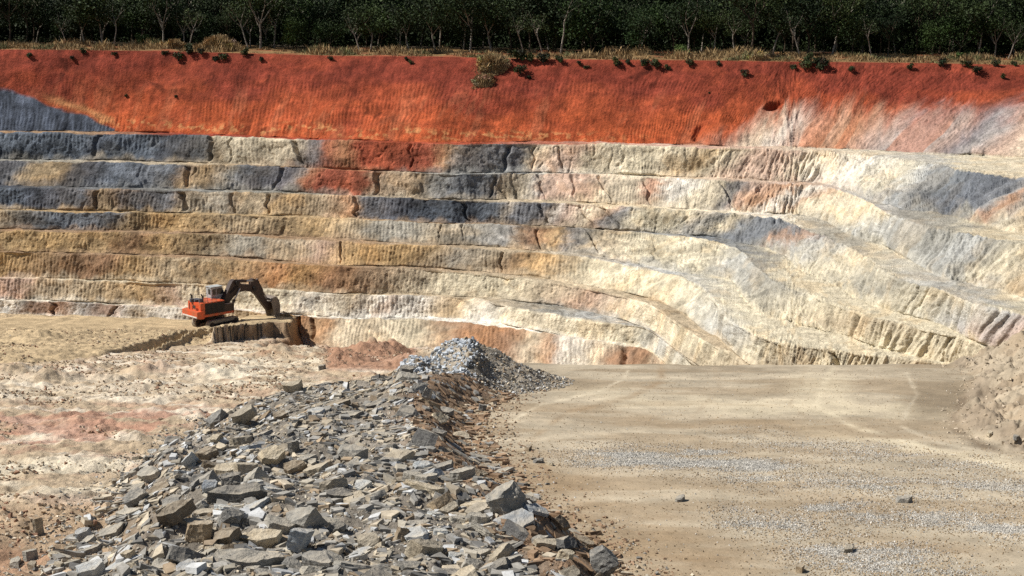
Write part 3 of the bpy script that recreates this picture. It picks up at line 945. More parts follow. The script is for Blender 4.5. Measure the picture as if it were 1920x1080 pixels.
def rock_mesh(name, seed, dims, mat, cuts=7, rough=0.035):
    bm = finish_rock(rock_bm(seed, *dims, cuts=cuts), seed, rough)
    me = bpy.data.meshes.new(name)
    bm.normal_update()
    bm.to_mesh(me)
    bm.free()
    me.materials.append(mat)
    return me


def ground_normal(x, y, e=0.5):
    zx = (gz(x + e, y) - gz(x - e, y)) / (2 * e)
    zy = (gz(x, y + e) - gz(x, y - e)) / (2 * e)
    n = np.stack([-zx, -zy, np.ones_like(zx)], -1)
    return n / np.linalg.norm(n, axis=-1, keepdims=True)


# ---- rocks one would point at in the photo:
# px, py (middle of its foot), size m (long, deep, thick), tone, (rx, ry, rz) degrees, sink, name, label, category
HERO = [
    (950, 960, (2.6, 2.0, 2.1), 'grey', (8, -28, 20), .25, 'boulder', 'big rounded grey boulder with tilted pale band, overhanging the road edge of the berm', 7, .06),
    (1130, 1082, (1.9, 1.5, 1.5), 'grey', (0, 30, -20), .1, 'boulder', 'grey boulder split between lit and shaded face, lowest right corner of the berm', 6, .04),
    (1008, 968, (1.9, 1.5, .30), 'pale', (10, 14, 20), .02, 'flat_rock', 'flat bluish slab lying at the road edge beside the big rounded boulder', 6, .02),
    (1025, 1030, (1.7, 1.2, .6), 'tan', (18, 6, -12), .05, 'rock', 'pale cream flat-topped rock below the big rounded boulder', 6, .03),
    (1062, 1050, (1.1, .9, .7), 'tan', (5, 4, 12), .1, 'rock', 'small tan block beside the lowest right boulder of the berm', 6, .03),
    (793, 838, (2.6, .35, 2.0), 'dark', (-20, 8, -28), .25, 'flat_rock', 'dark upright slab of slate leaning over the brown road-side flank of the berm', 6, .02),
    (745, 868, (3.6, 1.8, .6), 'tan', (22, -4, 4), .1, 'flat_rock', 'long pale tan slab with straight right end, on the crest right of the berm', 4, .02),
    (868, 900, (2.1, 1.2, .8), 'grey', (10, -8, 10), .1, 'rock', 'grey block with a white broken face, left of the big rounded boulder', 6, .04),
    (838, 880, (2.6, 1.0, .45), 'grey', (10, -14, 14), .1, 'flat_rock', 'long grey slab tilted down to the left just behind the big rounded boulder', 5, .02),
    (800, 925, (3.8, .7, .5), 'tan', (6, 8, -16), .1, 'flat_rock', 'long narrow tan slab pointing at the big rounded boulder', 5, .02),
    (690, 1030, (1.9, 1.3, .9), 'tan', (20, 8, -18), .15, 'rock', 'pale cream pointed rock alone in the gravelly bottom of the berm', 7, .03),
    (755, 1015, (1.1, .8, .9), 'brown', (5, 25, 30), .15, 'rock', 'dark brown peaked rock right of the pale cream pointed rock', 6, .04),
    (378, 1012, (1.9, 1.5, 1.3), 'brown', (0, 8, 16), .15, 'boulder', 'brown boxy boulder with dark right side near the lower left of the berm', 5, .04),
    (330, 980, (3.2, 1.3, 1.0), 'brown', (12, -16, 24), .1, 'flat_rock', 'long dark-bodied slab propped up to the right above a black shadow', 6, .03),
    (562, 1030, (1.8, 1.2, 1.4), 'pale', (0, 24, 25), .15, 'rock', 'white-faced rock with black right side beside a long tan slab', 6, .03),
    (490, 1025, (3.0, 1.5, .9), 'tan', (14, -10, 10), .15, 'flat_rock', 'tan slab with a yellow stained edge, left of the white-faced rock', 6, .03),
    (155, 1015, (1.3, .9, .9), 'pale', (10, -20, 30), .1, 'rock', 'pale blue slab leaning at the left foot of the berm', 6, .03),
    (170, 1085, (2.0, 1.4, 1.0), 'pale', (14, -12, 20), .05, 'rock', 'large white-blue slab cut by the bottom edge of the picture', 5, .03),
    (72, 1004, (.85, .6, 1.15), 'tan', (2, -5, 24), .05, 'standing_stone', 'upright layered stone standing alone on sandy dirt left of the berm', 3, .03),
    (56, 1048, (1.1, .8, .72), 'grey', (2, 2, 6), .06, 'stone_block', 'square grey block lying on the sandy dirt in front of the upright layered stone', 3, .025),
    (100, 1046, (.7, .5, .35), 'tan', (5, 5, 20), .08, 'rock', 'small flat tan stone just right of the square grey block', 6, .04),
    (274, 868, (.55, .45, .8), 'grey', (0, 6, 15), .08, 'rock', 'small dark upright block at the left edge of the berm', 5, .03),
    (288, 850, (1.3, .9, .3), 'pale', (10, 14, -10), .02, 'flat_rock', 'thin whitish slab beside the small dark upright block', 5, .02),
    (356, 880, (1.3, .35, 1.4), 'pale', (25, -30, 30), .1, 'flat_rock', 'bright white-edged slab standing on edge on the left side of the berm', 5, .02),
    (388, 862, (2.2, 1.3, .9), 'brown', (16, -14, 10), .1, 'rock', 'brown domed rock touching the bright white-edged slab', 6, .04),
    (407, 833, (1.7, 1.3, .8), 'tan', (14, -14, 18), .1, 'rock', 'tan rock with dark underside above the brown domed rock, left edge of berm', 6, .04),
    (458, 796, (3.3, 1.3, 1.3), 'tan', (4, -26, 38), .15, 'stone_block', 'big tan squared block tilted up to the right on the left edge of the berm', 2, .015),
    (548, 738, (2.6, .9, 1.3), 'tan', (8, -14, 22), .12, 'stone_block', 'pale squared slab tilted on the skyline at the far end of the berm', 3, .015),
    (602, 694, (1.5, 1.1, .9), 'dark', (0, 0, 20), .05, 'boulder', 'small dark boulder standing highest at the far left end of the berm', 6, .05),
    (800, 752, (1.6, .9, 1.5), 'grey', (0, 18, 30), .1, 'rock', 'blue-grey pointed rock at the far right shoulder of the berm', 6, .03),
    (762, 702, (2.0, 1.4, 1.1), 'dark', (5, 8, 20), .1, 'rock', 'dark blocky rock in front of the grey rubble mound', 5, .04),
    (905, 772, (1.0, .8, 1.0), 'dark', (0, 10, 24), .1, 'rock', 'dark upright rock at the road-side foot of the berm below the rubble mound', 5, .03),
    (835, 776, (1.9, 1.0, .6), 'grey', (12, -4, -14), .1, 'rock', 'grey flat rock lying on the brown flank right of the blue-grey pointed rock', 5, .03),
    (592, 775, (2.6, 1.4, .3), 'pale', (14, 2, -4), .03, 'flat_rock', 'thin pale blue slab lying flat near the far left of the berm', 5, .02),
    (525, 785, (1.7, 1.0, .6), 'brown', (16, -14, 20), .08, 'rock', 'brown wedge of rock beside the thin pale blue slab', 5, .03),
    (550, 848, (1.0, .7, 1.1), 'dark', (0, 4, 14), .1, 'rock', 'black upright block in the middle of the berm', 3, .03),
    (510, 865, (2.6, 1.6, .9), 'tan', (16, -6, 10), .12, 'rock', 'broad tan arched rock left of the black upright block', 6, .04),
    (550, 888, (2.2, 1.2, .7), 'brown', (18, -6, 6), .12, 'rock', 'flat brown rock just below the broad tan arched rock', 6, .03),
    (395, 922, (1.3, 1.0, .8), 'pale', (24, -6, 10), .1, 'rock', 'light blue rounded slab beside a dark crumbly lump on the left of the berm', 6, .03),
    (435, 912, (1.9, 1.5, 1.2), 'dark', (0, 6, 10), .15, 'boulder', 'dark crumbly lump right of the light blue rounded slab', 8, .08),
    (255, 948, (2.6, 1.5, .8), 'grey', (20, -18, 24), .1, 'flat_rock', 'big blue-grey slab sloping down on the left flank of the berm', 5, .03),
    (450, 935, (4.0, 1.4, .9), 'dark', (10, -6, 8), .15, 'flat_rock', 'long dark slab below the dark crumbly lump', 6, .04),
    (900, 985, (1.4, .9, .8), 'grey', (10, 8, -10), .1, 'rock', 'grey stone in the shadow below left of the big rounded boulder', 6, .04),
    (968, 1015, (2.2, .35, 1.2), 'dark', (-10, 10, -42), .15, 'flat_rock', 'thin dark slab wedged upright below the big rounded boulder', 5, .02),
    (905, 1005, (2.6, .5, .4), 'grey', (4, 16, -34), .08, 'flat_rock', 'narrow grey slab slanting down to the right below the big rounded boulder', 5, .02),
    (450, 1062, (5.0, 1.8, .7), 'grey', (12, -2, 4), .15, 'flat_rock', 'longest dark grey slab lying across the bottom of the berm', 6, .04),
    (245, 1050, (1.2, .9, .8), 'tan', (10, -10, 10), .1, 'rock', 'orange-tan crumbling rock low on the left of the berm', 7, .07),
]


def place_rock(me, name, x, y, z, rot, sink, dims):
    o = bpy.data.objects.new(name, me)
    n = Vector(ground_normal(np.array([x]), np.array([y]))[0])
    q = Vector((0, 0, 1)).rotation_difference(n.lerp(Vector((0, 0, 1)), 0.55))
    e = Matrix.Rotation(R(rot[2]), 4, 'Z') @ Matrix.Rotation(R(rot[1]), 4, 'Y') @ Matrix.Rotation(R(rot[0]), 4, 'X')
    m = q.to_matrix().to_4x4() @ e
    lo = min((m.to_3x3() @ v.co).z for v in me.vertices)
    o.matrix_world = Matrix.Translation((x, y, z - lo - sink * dims[2] - 0.06)) @ m
    return link(o)


hx, hy, hz = hit_ground([h[0] for h in HERO], [h[1] for h in HERO])
hero_xy = []
for i, (px, py, dims, tone, rot, sink, nm, lab, cuts, rough) in enumerate(HERO):
    sc = 0.68
    dims = (dims[0] * sc, dims[1] * sc, dims[2] * sc * (1.1 if nm == 'standing_stone' else .9))
    me = rock_mesh(nm, 900 + i, dims, M_rock[tone], cuts, rough + .022)
    o = place_rock(me, nm, hx[i], hy[i], hz[i], rot, sink, dims)
    tag(o, lab, {'boulder': 'boulder', 'flat_rock': 'rock slab', 'rock': 'rock', 'stone_block': 'stone block', 'standing_stone': 'stone'}[nm], None, 'thing')
    hero_xy.append((hx[i], hy[i], max(dims) * .42))

# ---- the other rocks of the berm: prototypes, then copies
PROTO = {}
for tone in M_rock:
    PROTO[tone] = []
    for k in range(7):
        flat = k < 5
        dims = (random.uniform(1.0, 1.45), random.uniform(.6, 1.0), random.uniform(.14, .30) if flat else random.uniform(.40, .62))
        PROTO[tone].append((rock_mesh('rock', 40 * k + len(tone) * 7, dims, M_rock[tone], random.choice([5, 6, 7]), .045), flat, dims))


def berm_points(n, seed, d0=44, d1=121, spill=1.5):
    r = np.random.default_rng(seed)
    D = d0 * (d1 / d0) ** r.uniform(0, 1, n * 3)
    keep = r.uniform(0, 1, n * 3) < 1.0
    xl = np.interp(D, BL[:, 1], BL[:, 0])
    xr = np.interp(D, BR[:, 1], BR[:, 0])
    u = r.uniform(0, 1, n * 3)
    x = xl - spill + u * (xr - xl + 2 * spill)
    return x[keep][:n], D[keep][:n]


TONE_W = {'grey': ('medium grey', .40), 'tan': ('tan', .20), 'pale': ('pale blue-grey', .13), 'dark': ('charcoal', .16), 'brown': ('brown', .07)}
tone_names = list(TONE_W)
tone_p = np.array([TONE_W[t][1] for t in tone_names])
tone_p /= tone_p.sum()
cx, cD = berm_points(900, 11, 47, 119, 0.3)
cx, cD = cx[:900], cD[:900]
size = 0.62 + 1.15 * np.random.default_rng(5).power(0.55, 900)[::-1] * np.random.default_rng(6).uniform(.3, 1, 900)
zz = gz(cx, cD)
ppx, ppy = project(cx, cD, zz)
show = (ppy < 1120) & (ppx > -30)
scr = size / cD * show
order = np.argsort(-scr)
placed = list(hero_xy)
count = 0
rr_ = random.Random(21)
xl_all = np.interp(cD, BL[:, 1], BL[:, 0])
xr_all = np.interp(cD, BR[:, 1], BR[:, 0])
for i in order:
    if count >= 240:
        break
    x, y = float(cx[i]), float(cD[i])
    if any((x - a) ** 2 + ((y - b) * 0.8) ** 2 < (0.62 * (r_ + size[i] * .38)) ** 2 for a, b, r_ in placed):
        continue
    tone = tone_names[int(np.random.default_rng(i).choice(len(tone_names), p=tone_p))]
    u = (x - xl_all[i]) / (xr_all[i] - xl_all[i])
    if u > .8 and rr_.random() < .5:
        tone = 'brown'
    k = rr_.choice([0, 1, 2, 3, 4, 0, 1, 2, 3, 4, 5, 6])
    me, flat, dims = PROTO[tone][k]
    o = bpy.data.objects.new('flat_rock' if flat else 'rock', me)
    n = Vector(ground_normal(np.array([x]), np.array([y]))[0])
    q = Vector((0, 0, 1)).rotation_difference(n)
    tilt = 15 if flat else 30
    m = q.to_matrix().to_4x4() @ Matrix.Rotation(R(rr_.uniform(-25, 60)), 4, 'Z') @ Matrix.Rotation(R(rr_.uniform(-tilt, tilt) - 4), 4, 'Y') @ Matrix.Rotation(R(rr_.uniform(-tilt * .6, tilt) + 4), 4, 'X')
    s = float(size[i])
    o.matrix_world = Matrix.Translation((x, y, float(zz[i]) + s * dims[2] * .22)) @ m @ Matrix.Diagonal((s, s, s, 1))
    link(o)
    zone_n = 'on the brown road-side flank' if u > .78 else ('along the left foot' if u < .16 else 'on the broad top')
    end_n = 'near end' if y < 60 else ('near half' if y < 72 else ('middle' if y < 90 else 'far end'))
    big_n = 'large' if s > 1.2 else ('mid-sized' if s > .9 else 'small')
    kind_n = 'flat slab' if flat else 'blocky rock'
    lab = f"{big_n} {TONE_W[tone][0]} {kind_n} {zone_n}, {end_n} of berm"
    tag(o, lab, 'rock slab' if flat else 'rock', f"{kind_n}s of the berm, {big_n} {tone}, {zone_n}, {end_n}", 'thing')
    placed.append((x, y, s * .38))
    count += 1
# stones lying loose on the road side and the left floor
LOOSE = [(1010, 868), (1030, 872), (1000, 862), (1275, 940), (1590, 1035), (1500, 1072), (1695, 942), (1855, 818), (1885, 832), (1905, 826), (110, 1062), (60, 1068), (30, 1062), (135, 1032), (215, 905), (250, 890), (185, 940), (990, 845)]
lx_, ly_, lz_ = hit_ground([a for a, b in LOOSE], [b for a, b in LOOSE])
for i in range(len(LOOSE)):
    tone = ['grey', 'tan', 'brown'][i % 3]
    me, flat, dims = PROTO[tone][5 + i % 2]
    o = bpy.data.objects.new('loose_stone', me)
    s = .45 + .3 * rr_.random()
    o.matrix_world = Matrix.Translation((lx_[i], ly_[i], lz_[i] + s * dims[2] * .25)) @ Matrix.Rotation(rr_.uniform(0, 6), 4, 'Z') @ Matrix.Diagonal((s, s, s * .8, 1))
    link(o)
    side = 'on the sandy dirt left of the berm' if LOOSE[i][0] < 300 else ('at the foot of the right-hand road bank' if LOOSE[i][0] > 1840 else ('at the road edge beside the berm' if LOOSE[i][0] < 1100 else 'alone on the open haul road'))
    tag(o, f"small {'grey' if tone == 'grey' else tone} loose stone lying {side}", 'stone', f"loose {tone} stones {side}")


# ---- uncounted broken stone: one mesh each
def chip_protos(n, seed, flat=(.25, .6)):
    out = []
    r = random.Random(seed)
    for k in range(n):
        bm = rock_bm(seed * 31 + k, 1.15, r.uniform(.55, 1.0), r.uniform(*flat), cuts=4, sides=r.choice([3, 4, 4, 5]))
        bmesh.ops.triangulate(bm, faces=bm.faces[:])
        bm.verts.index_update()
        v = np.array([w.co[:] for w in bm.verts])
        f = np.array([[w.index for w in fc.verts] for fc in bm.faces])
        bm.free()
        out.append((v, f))
    return out


def scatter(name, protos, x, y, z, s, col, mat, seed, tilt=.5, parent=None, nrm=None, sink=.1):
    r = np.random.default_rng(seed)
    which = r.integers(0, len(protos), len(x))
    V_, F_, C_ = [], [], []
    off = 0
    for k, (pv, pf) in enumerate(protos):
        idx = np.where(which == k)[0]
        if len(idx) == 0:
            continue
        m = len(idx)
        a = r.uniform(0, 2 * np.pi, m)
        bx = r.normal(0, tilt, m)
        by = r.normal(0, tilt, m)
        ca, sa = np.cos(a), np.sin(a)
        p = pv[None] * s[idx][:, None, None]
        X = p[..., 0] * ca[:, None] - p[..., 1] * sa[:, None]
        Y = p[..., 0] * sa[:, None] + p[..., 1] * ca[:, None]
        Z = p[..., 2]
        cb, sb = np.cos(bx)[:, None], np.sin(bx)[:, None]
        Y, Z = Y * cb - Z * sb, Y * sb + Z * cb
        cb, sb = np.cos(by)[:, None], np.sin(by)[:, None]
        X, Z = X * cb + Z * sb, -X * sb + Z * cb
        if nrm is not None:
            nn = nrm[idx]
            Z = Z - (X * nn[:, 0:1] + Y * nn[:, 1:2]) / nn[:, 2:3]
        X = X + x[idx][:, None]
        Y = Y + y[idx][:, None]
        Z = Z + (z[idx] + s[idx] * sink)[:, None]
        V_.append(np.stack([X, Y, Z], -1).reshape(-1, 3))
        F_.append((pf[None] + (np.arange(m) * len(pv))[:, None, None] + off).reshape(-1, 3))
        C_.append(np.repeat(col[idx], len(pv), axis=0))
        off += m * len(pv)
    return np_mesh(name, np.concatenate(V_), np.concatenate(F_), mat, np.concatenate(C_), parent=parent)


TONES = np.array([(.31, .295, .265), (.44, .38, .29), (.47, .475, .47), (.165, .16, .15), (.29, .225, .155), (.38, .345, .28)])


def tone_cols(n, seed, p):
    r = np.random.default_rng(seed)
    k = r.choice(len(TONES), n, p=np.array(p) / np.sum(p))
    return TONES[k] * r.uniform(.7, 1.25, (n, 1))


chips = chip_protos(14, 3)
flats = chip_protos(14, 5, (.14, .35))
# medium pieces
n = 9000
bx_, bD_ = berm_points(n, 31, 44, 120, 1.0)
r = np.random.default_rng(3)
sz = r.uniform(.22, 1.0, n) * (.55 + .45 * r.uniform(0, 1, n))
cl = tone_cols(n, 4, [.38, .20, .12, .12, .12, .1])
uu = (bx_ - np.interp(bD_, BL[:, 1], BL[:, 0])) / (np.interp(bD_, BR[:, 1], BR[:, 0]) - np.interp(bD_, BL[:, 1], BL[:, 0]))
browner = (uu > .8) & (r.uniform(0, 1, n) < .65)
cl[browner] = np.array((.27, .185, .12)) * r.uniform(.7, 1.3, (browner.sum(), 1))
tag(scatter('broken_rock', flats, bx_, bD_, gz(bx_, bD_), sz, cl, M_stone, 8, .13, nrm=ground_normal(bx_, bD_), sink=.06), 'broken grey and tan slate packed between the bigger slabs of the berm', 'broken rock', kind='stuff')
n = 24000
bx_, bD_ = berm_points(n, 32, 44, 124, 2.6)
bx_ = bx_ + r.normal(0, .6, n)
sz = r.uniform(.05, .24, n) * r.uniform(.4, 1, n) * 1.25
cl = tone_cols(n, 5, [.3, .22, .06, .06, .12, .24])
uu = (bx_ - np.interp(bD_, BL[:, 1], BL[:, 0])) / (np.interp(bD_, BR[:, 1], BR[:, 0]) - np.interp(bD_, BL[:, 1], BL[:, 0]))
browner = (uu > .78) & (r.uniform(0, 1, n) < .75)
cl[browner] = np.array((.28, .19, .125)) * r.uniform(.7, 1.3, (browner.sum(), 1))
tag(scatter('rock_chips', chips, bx_, bD_, gz(bx_, bD_), sz, cl, M_stone, 9, .5, nrm=ground_normal(bx_, bD_), sink=.1), 'small slate chips and crumbs strewn over the berm and its feet', 'rock chips', kind='stuff')
# gravel on the road where the grey streaks are
n = 260000
fi = r.choice(NGR * NGC, n, p=(lambda w: w / w.sum())(((gm * 1.0 + 0.016) * (gt > .9) * (gbk < 1) * (GPY < 1110) * (GPX > 850) * (GPX < 1990) * (gpit == 0) * (GPY0 > 690)).ravel()))
fi = fi[:60000]
gxx = GX.ravel()[fi] + r.normal(0, .06, len(fi))
gyy = GY.ravel()[fi] + r.normal(0, .1, len(fi))
gsz = r.uniform(.03, .11, len(fi)) * r.uniform(.5, 1, len(fi))
gcl = np.array((.45, .43, .39)) * r.uniform(.6, 1.35, (len(fi), 1))
brn = r.uniform(0, 1, len(fi)) > (gm.ravel()[fi] * 1.3 + .15)
gcl[brn] = np.array((.33, .25, .16)) * r.uniform(.6, 1.3, (brn.sum(), 1))
tag(scatter('road_gravel', chip_protos(6, 9, (.5, .8)), gxx, gyy, gz(gxx, gyy), gsz, gcl, M_stone, 12, .5, sink=.2), 'grey crushed stone spread in streaks over the haul road', 'gravel', kind='stuff')
# clods on the dug floor and the bank
n = 42000
D_ = np.exp(r.uniform(np.log(55), np.log(240), n))
xl = np.interp(D_, BL[:, 1], BL[:, 0])
x_ = np.where(D_ < 118, xl - r.uniform(-.5, 60, n), r.uniform(-.40, -.06, n) * D_)
ok = fbm(x_ / 5, D_ / 6, 3, 6) > -.05
x_, D_ = x_[ok], D_[ok]
csz = r.uniform(.10, .45, len(x_)) * r.uniform(.3, 1, len(x_))
cind = np.array([(.38, .28, .18), (.30, .18, .12), (.55, .47, .36), (.22, .17, .12)])
ccl = cind[r.integers(0, 4, len(x_))] * r.uniform(.75, 1.2, (len(x_), 1))
tag(scatter('dirt_clods', chips, x_, D_, gz(x_, D_), csz, ccl, M_stone, 13, .5, sink=.1), 'clods of tan and reddish dirt scattered over the dug pit floor', 'dirt clods', kind='stuff')
n = 6500
D_ = r.uniform(78, 134, n)
x_ = np.interp(D_, BK[:, 1], BK[:, 0]) + r.uniform(-1.2, 16, n)
csz = r.uniform(.06, .5, n) * r.uniform(.2, 1, n) ** 3 + .04
ccl = np.array([(.39, .325, .24), (.35, .285, .205), (.42, .35, .265)])[r.integers(0, 3, n)] * r.uniform(.8, 1.15, (n, 1))
tag(scatter('bank_rubble', chips, x_, D_, gz(x_, D_), csz, ccl, M_stone, 14, .5, sink=-.08), 'brown rubble lying on the bank right of the haul road', 'rubble', kind='stuff')

# ---- grey rubble mound at the far corner of the road
MX, MD = hit_plane(890, 716, drop_road)
mb = gz(np.array([MX]), np.array([MD]))[0]
NM = 150
ang = np.linspace(0, 2 * np.pi, NM, endpoint=False)
rad = np.linspace(0, 1, 60)
RR, AA = np.meshgrid(rad, ang, indexing='ij')


def mound_z(x, y):
    u = (x - MX) / 7.9
    v = (y - MD) / 7.2
    q = np.sqrt(u * u + v * v)
    u2 = (x - MX + 2.2) / 3.0
    pk = 3.0 * (.55 * ss(1 - q * (1 + .18 * fbm(x / 3.2, y / 3.2, 3, 6))) + .45 * np.clip(1 - q, 0, 1))
    sh = 1.3 * np.exp(-(u2 ** 2) - v * v * 4) * ss((1 - q) * 4)
    return pk + sh + ss((1 - q) * 4) * (0.32 * fbm(x / 1.5, y / 1.5, 4, 3)), q


mx_ = MX + RR * np.cos(AA) * 7.9
my_ = MD + RR * np.sin(AA) * 7.2
mh, mq = mound_z(mx_, my_)
mz_ = gz(mx_, my_) + mh - 0.25 * ss((mq - .9) / .1)
mv = np.stack([mx_, my_, mz_], -1)
mcol = np.array((.31, .27, .215)) * (1 + .3 * fbm(mx_, my_, 3, 2))[..., None]
mv = np.concatenate([mv, mv[:, :1]], 1)
mcol = np.concatenate([mcol, mcol[:, :1]], 1)
mound = np_mesh('rubble_mound', mv.reshape(-1, 3), grid_faces(60, NM + 1), M_berm, mcol.reshape(-1, 3), smooth=True)
tag(mound, 'pointed grey mound of tipped rubble at the far left corner of the haul road', 'rubble heap')
n = 5200
a_ = r.uniform(0, 2 * np.pi, n)
q_ = np.sqrt(r.uniform(0, 1.15, n))
x_ = MX + q_ * np.cos(a_) * 7.9
y_ = MD + q_ * np.sin(a_) * 7.2
h_, _ = mound_z(x_, y_)
cl = tone_cols(n, 15, [.4, .14, .1, .1, .18, .1])
blue = (x_ < MX + .3) & (y_ < MD + 1.0) & (q_ < .98) & (r.uniform(0, 1, n) < .8)  # pale blue stone on the left, its colour also brightened as the lit side
cl[blue] = np.array((.47, .50, .53)) * r.uniform(.7, 1.2, (blue.sum(), 1))
sz = r.uniform(.10, .6, n) * r.uniform(.3, 1, n) ** 1.6 * np.where(x_ > MX + .3, .6, 1.0) + .05
st = scatter('broken_stone', chips, x_, y_, gz(x_, y_) + h_, sz, cl, M_stone, 16, .5, sink=.15, parent=mound)
st['kind'] = 'stuff'

# ------------------------------------------------------------------ mesh builder for made things
class MB:
    def __init__(self):
        self.bm = bmesh.new()

    def box(self, c, s, rot=None, bev=0.0):
        r_ = bmesh.ops.create_cube(self.bm, size=1.0)
        m = Matrix.Translation(c) @ (rot.to_4x4() if rot is not None else Matrix.Identity(4)) @ Matrix.Diagonal((s[0], s[1], s[2], 1))
        bmesh.ops.transform(self.bm, matrix=m, verts=r_['verts'])
        if bev:
            es = list({e for v in r_['verts'] for e in v.link_edges})
            bmesh.ops.bevel(self.bm, geom=es, offset=bev, segments=2, affect='EDGES')
        return self

    def prism(self, pts, y0, y1, bev=0.0):
        """closed outline of (x, z) points drawn out from y0 to y1"""
        vs0 = [self.bm.verts.new((a, y0, b)) for a, b in pts]
        vs1 = [self.bm.verts.new((a, y1, b)) for a, b in pts]
        fs = [self.bm.faces.new(vs0), self.bm.faces.new(vs1[::-1])]
        k = len(pts)
        for i in range(k):
            fs.append(self.bm.faces.new((vs0[i], vs1[i], vs1[(i + 1) % k], vs0[(i + 1) % k])))
        bmesh.ops.recalc_face_normals(self.bm, faces=fs)
        if bev:
            es = list({e for f in fs for e in f.edges})
            bmesh.ops.bevel(self.bm, geom=es, offset=bev, segments=2, affect='EDGES')
        return self

    def tube(self, a, b, r0, r1=None, seg=14):
        a, b = Vector(a), Vector(b)
        r1 = r0 if r1 is None else r1
        d_ = b - a
        res = bmesh.ops.create_cone(self.bm, cap_ends=True, segments=seg, radius1=r0, radius2=r1, depth=d_.length)
        q = Vector((0, 0, 1)).rotation_difference(d_.normalized())
        bmesh.ops.transform(self.bm, matrix=Matrix.Translation((a + b) / 2) @ q.to_matrix().to_4x4(), verts=res['verts'])
        return self

    def build(self, name, mat, parent=None, smooth=False):
        me = bpy.data.meshes.new(name)
        self.bm.normal_update()
        self.bm.to_mesh(me)
        self.bm.free()
        me.materials.append(mat)
        o = bpy.data.objects.new(name, me)
        return link(o, parent)


# ------------------------------------------------------------------ excavator
M_orange = plain_mat('orange_paint', (.62, .085, .022), .45, .4, scale=.9, dirt=(.36, .115, .055))
M_black = plain_mat('black_panel', (.022, .018, .018), .6, .3, scale=1.2)
M_steel = plain_mat('dark_steel', (.050, .030, .024), .6, .4, scale=.8, dirt=(.035, .022, .018))
M_track = plain_mat('track_steel', (.36, .31, .24), .75, .3, scale=1.5, dirt=(.17, .14, .11))
M_cab = plain_mat('cab_grey', (.42, .44, .44), .5, .3, scale=1.0, dirt=(.27, .28, .28))
M_glass = plain_mat('cab_glass', (.02, .025, .03), .12, .6)
M_bucket = plain_mat('bucket_steel', (.22, .185, .155), .6, .4, scale=1.0, dirt=(.12, .095, .08))
M_chrome = plain_mat('cylinder_rod', (.45, .42, .40), .3, .5, metallic=.6)
M_white = plain_mat('white_paint', (.70, .68, .62), .5, .3)
M_mach = plain_mat('engine_grey', (.10, .10, .115), .6, .3)

EXD = 252.0
EXX = float(at_depth(404, 606, EXD)[0])
EXZ = float(gz(np.array([EXX]), np.array([EXD]))[0]) + .3
HEAD = R(44)
print('excavator', EXX, EXD, EXZ)
ex = empty('mining_excavator', (EXX, EXD, EXZ), HEAD)
ex.scale = (.87, .94, 1.04)
tag(ex, 'orange mining excavator with grey cab and dark boom, digging on the pit floor bench', 'excavator')
# crawler: tracks lie a little more away from the camera than the house
CR = R(6)
for sgn in (1, -1):
    m = MB()
    L, Rr = 3.1, 0.78
    pts = []
    for a in range(13):
        th = -math.pi / 2 + math.pi * a / 12
        pts.append((L + Rr * math.cos(th), Rr + Rr * math.sin(th)))
    for a in range(13):
        th = math.pi / 2 + math.pi * a / 12
        pts.append((-L + Rr * math.cos(th), Rr + Rr * math.sin(th)))
    m.prism(pts, sgn * 2.15 - .50, sgn * 2.15 + .50)
    # shoes
    per = 2 * (2 * L) + 2 * math.pi * Rr
    k = 46
    for q in range(k):
        u = per * q / k
        if u < 2 * L:
            c_, an = (-L + u, 2 * Rr), 0
        elif u < 2 * L + math.pi * Rr:
            th = math.pi / 2 - (u - 2 * L) / Rr
            c_, an = (L + Rr * math.cos(th), Rr + Rr * math.sin(th)), th - math.pi / 2
        elif u < 4 * L + math.pi * Rr:
            c_, an = (L - (u - 2 * L - math.pi * Rr), 0), math.pi
        else:
            th = -math.pi / 2 - (u - 4 * L - math.pi * Rr) / Rr
            c_, an = (-L + Rr * math.cos(th), Rr + Rr * math.sin(th)), th - math.pi / 2
        m.box((c_[0], sgn * 2.15, c_[1]), (.27, 1.06, .09), Matrix.Rotation(-an, 3, 'Y'))
    tr = m.build('track', M_track, ex)
    tr.rotation_euler = (0, 0, CR)
    side = sgn * (2.15 + .53)
    f_ = MB().box((0, sgn * 2.15 - sgn * 0, .8), (2 * L - .6, 1.10, .62), bev=.06).build('track_frame', M_black, tr)
    for xw in (-L, L):
        MB().tube((xw, sgn * 2.15 - .57, Rr), (xw, sgn * 2.15 + .57, Rr), .58, seg=22).build('sprocket' if xw < 0 else 'idler', M_steel, tr)
MB().box((0, 0, 1.05), (3.4, 3.4, .7), bev=.08).tube((0, 0, 1.3), (0, 0, 1.85), 1.5, seg=28).build('undercarriage', M_black, ex).rotation_euler = (0, 0, CR)
# house
MB().box((-1.0, 0, 2.02), (8.0, 4.9, .5), bev=.05).build('deck', M_orange, ex)
cwt = MB().prism([(-6.0, 1.75), (-6.0, 3.1), (-5.6, 3.15), (-4.3, 3.15), (-4.3, 1.55), (-5.4, 1.55)], -2.75, 2.75, .08).build('counterweight', M_orange, ex)
MB().box((-6.03, 0, 1.98), (.06, 4.9, .26)).build('stripe', M_white, cwt)
hs = MB().box((-2.0, 0, 3.5), (5.7, 4.6, 2.5), bev=.08).build('engine_house', M_orange, ex)
MB().box((-1.55, -2.33, 3.45), (4.6, .06, 2.2)).build('shaded_side_panel', M_black, hs)  # black sheet puts the shade on this side of the house into colour
for k in range(4):
    MB().box((-3.3 + k * 1.15, -2.38, 3.45), (.07, .05, 2.1)).build('panel_rib', M_steel, hs)
MB().box((-5.28, 1.05, 3.5), (.05, .22, 2.0)).build('rear_louvre', M_black, hs)
MB().box((-5.28, -.6, 3.9), (.05, .9, .7)).build('rear_grille', M_steel, hs)
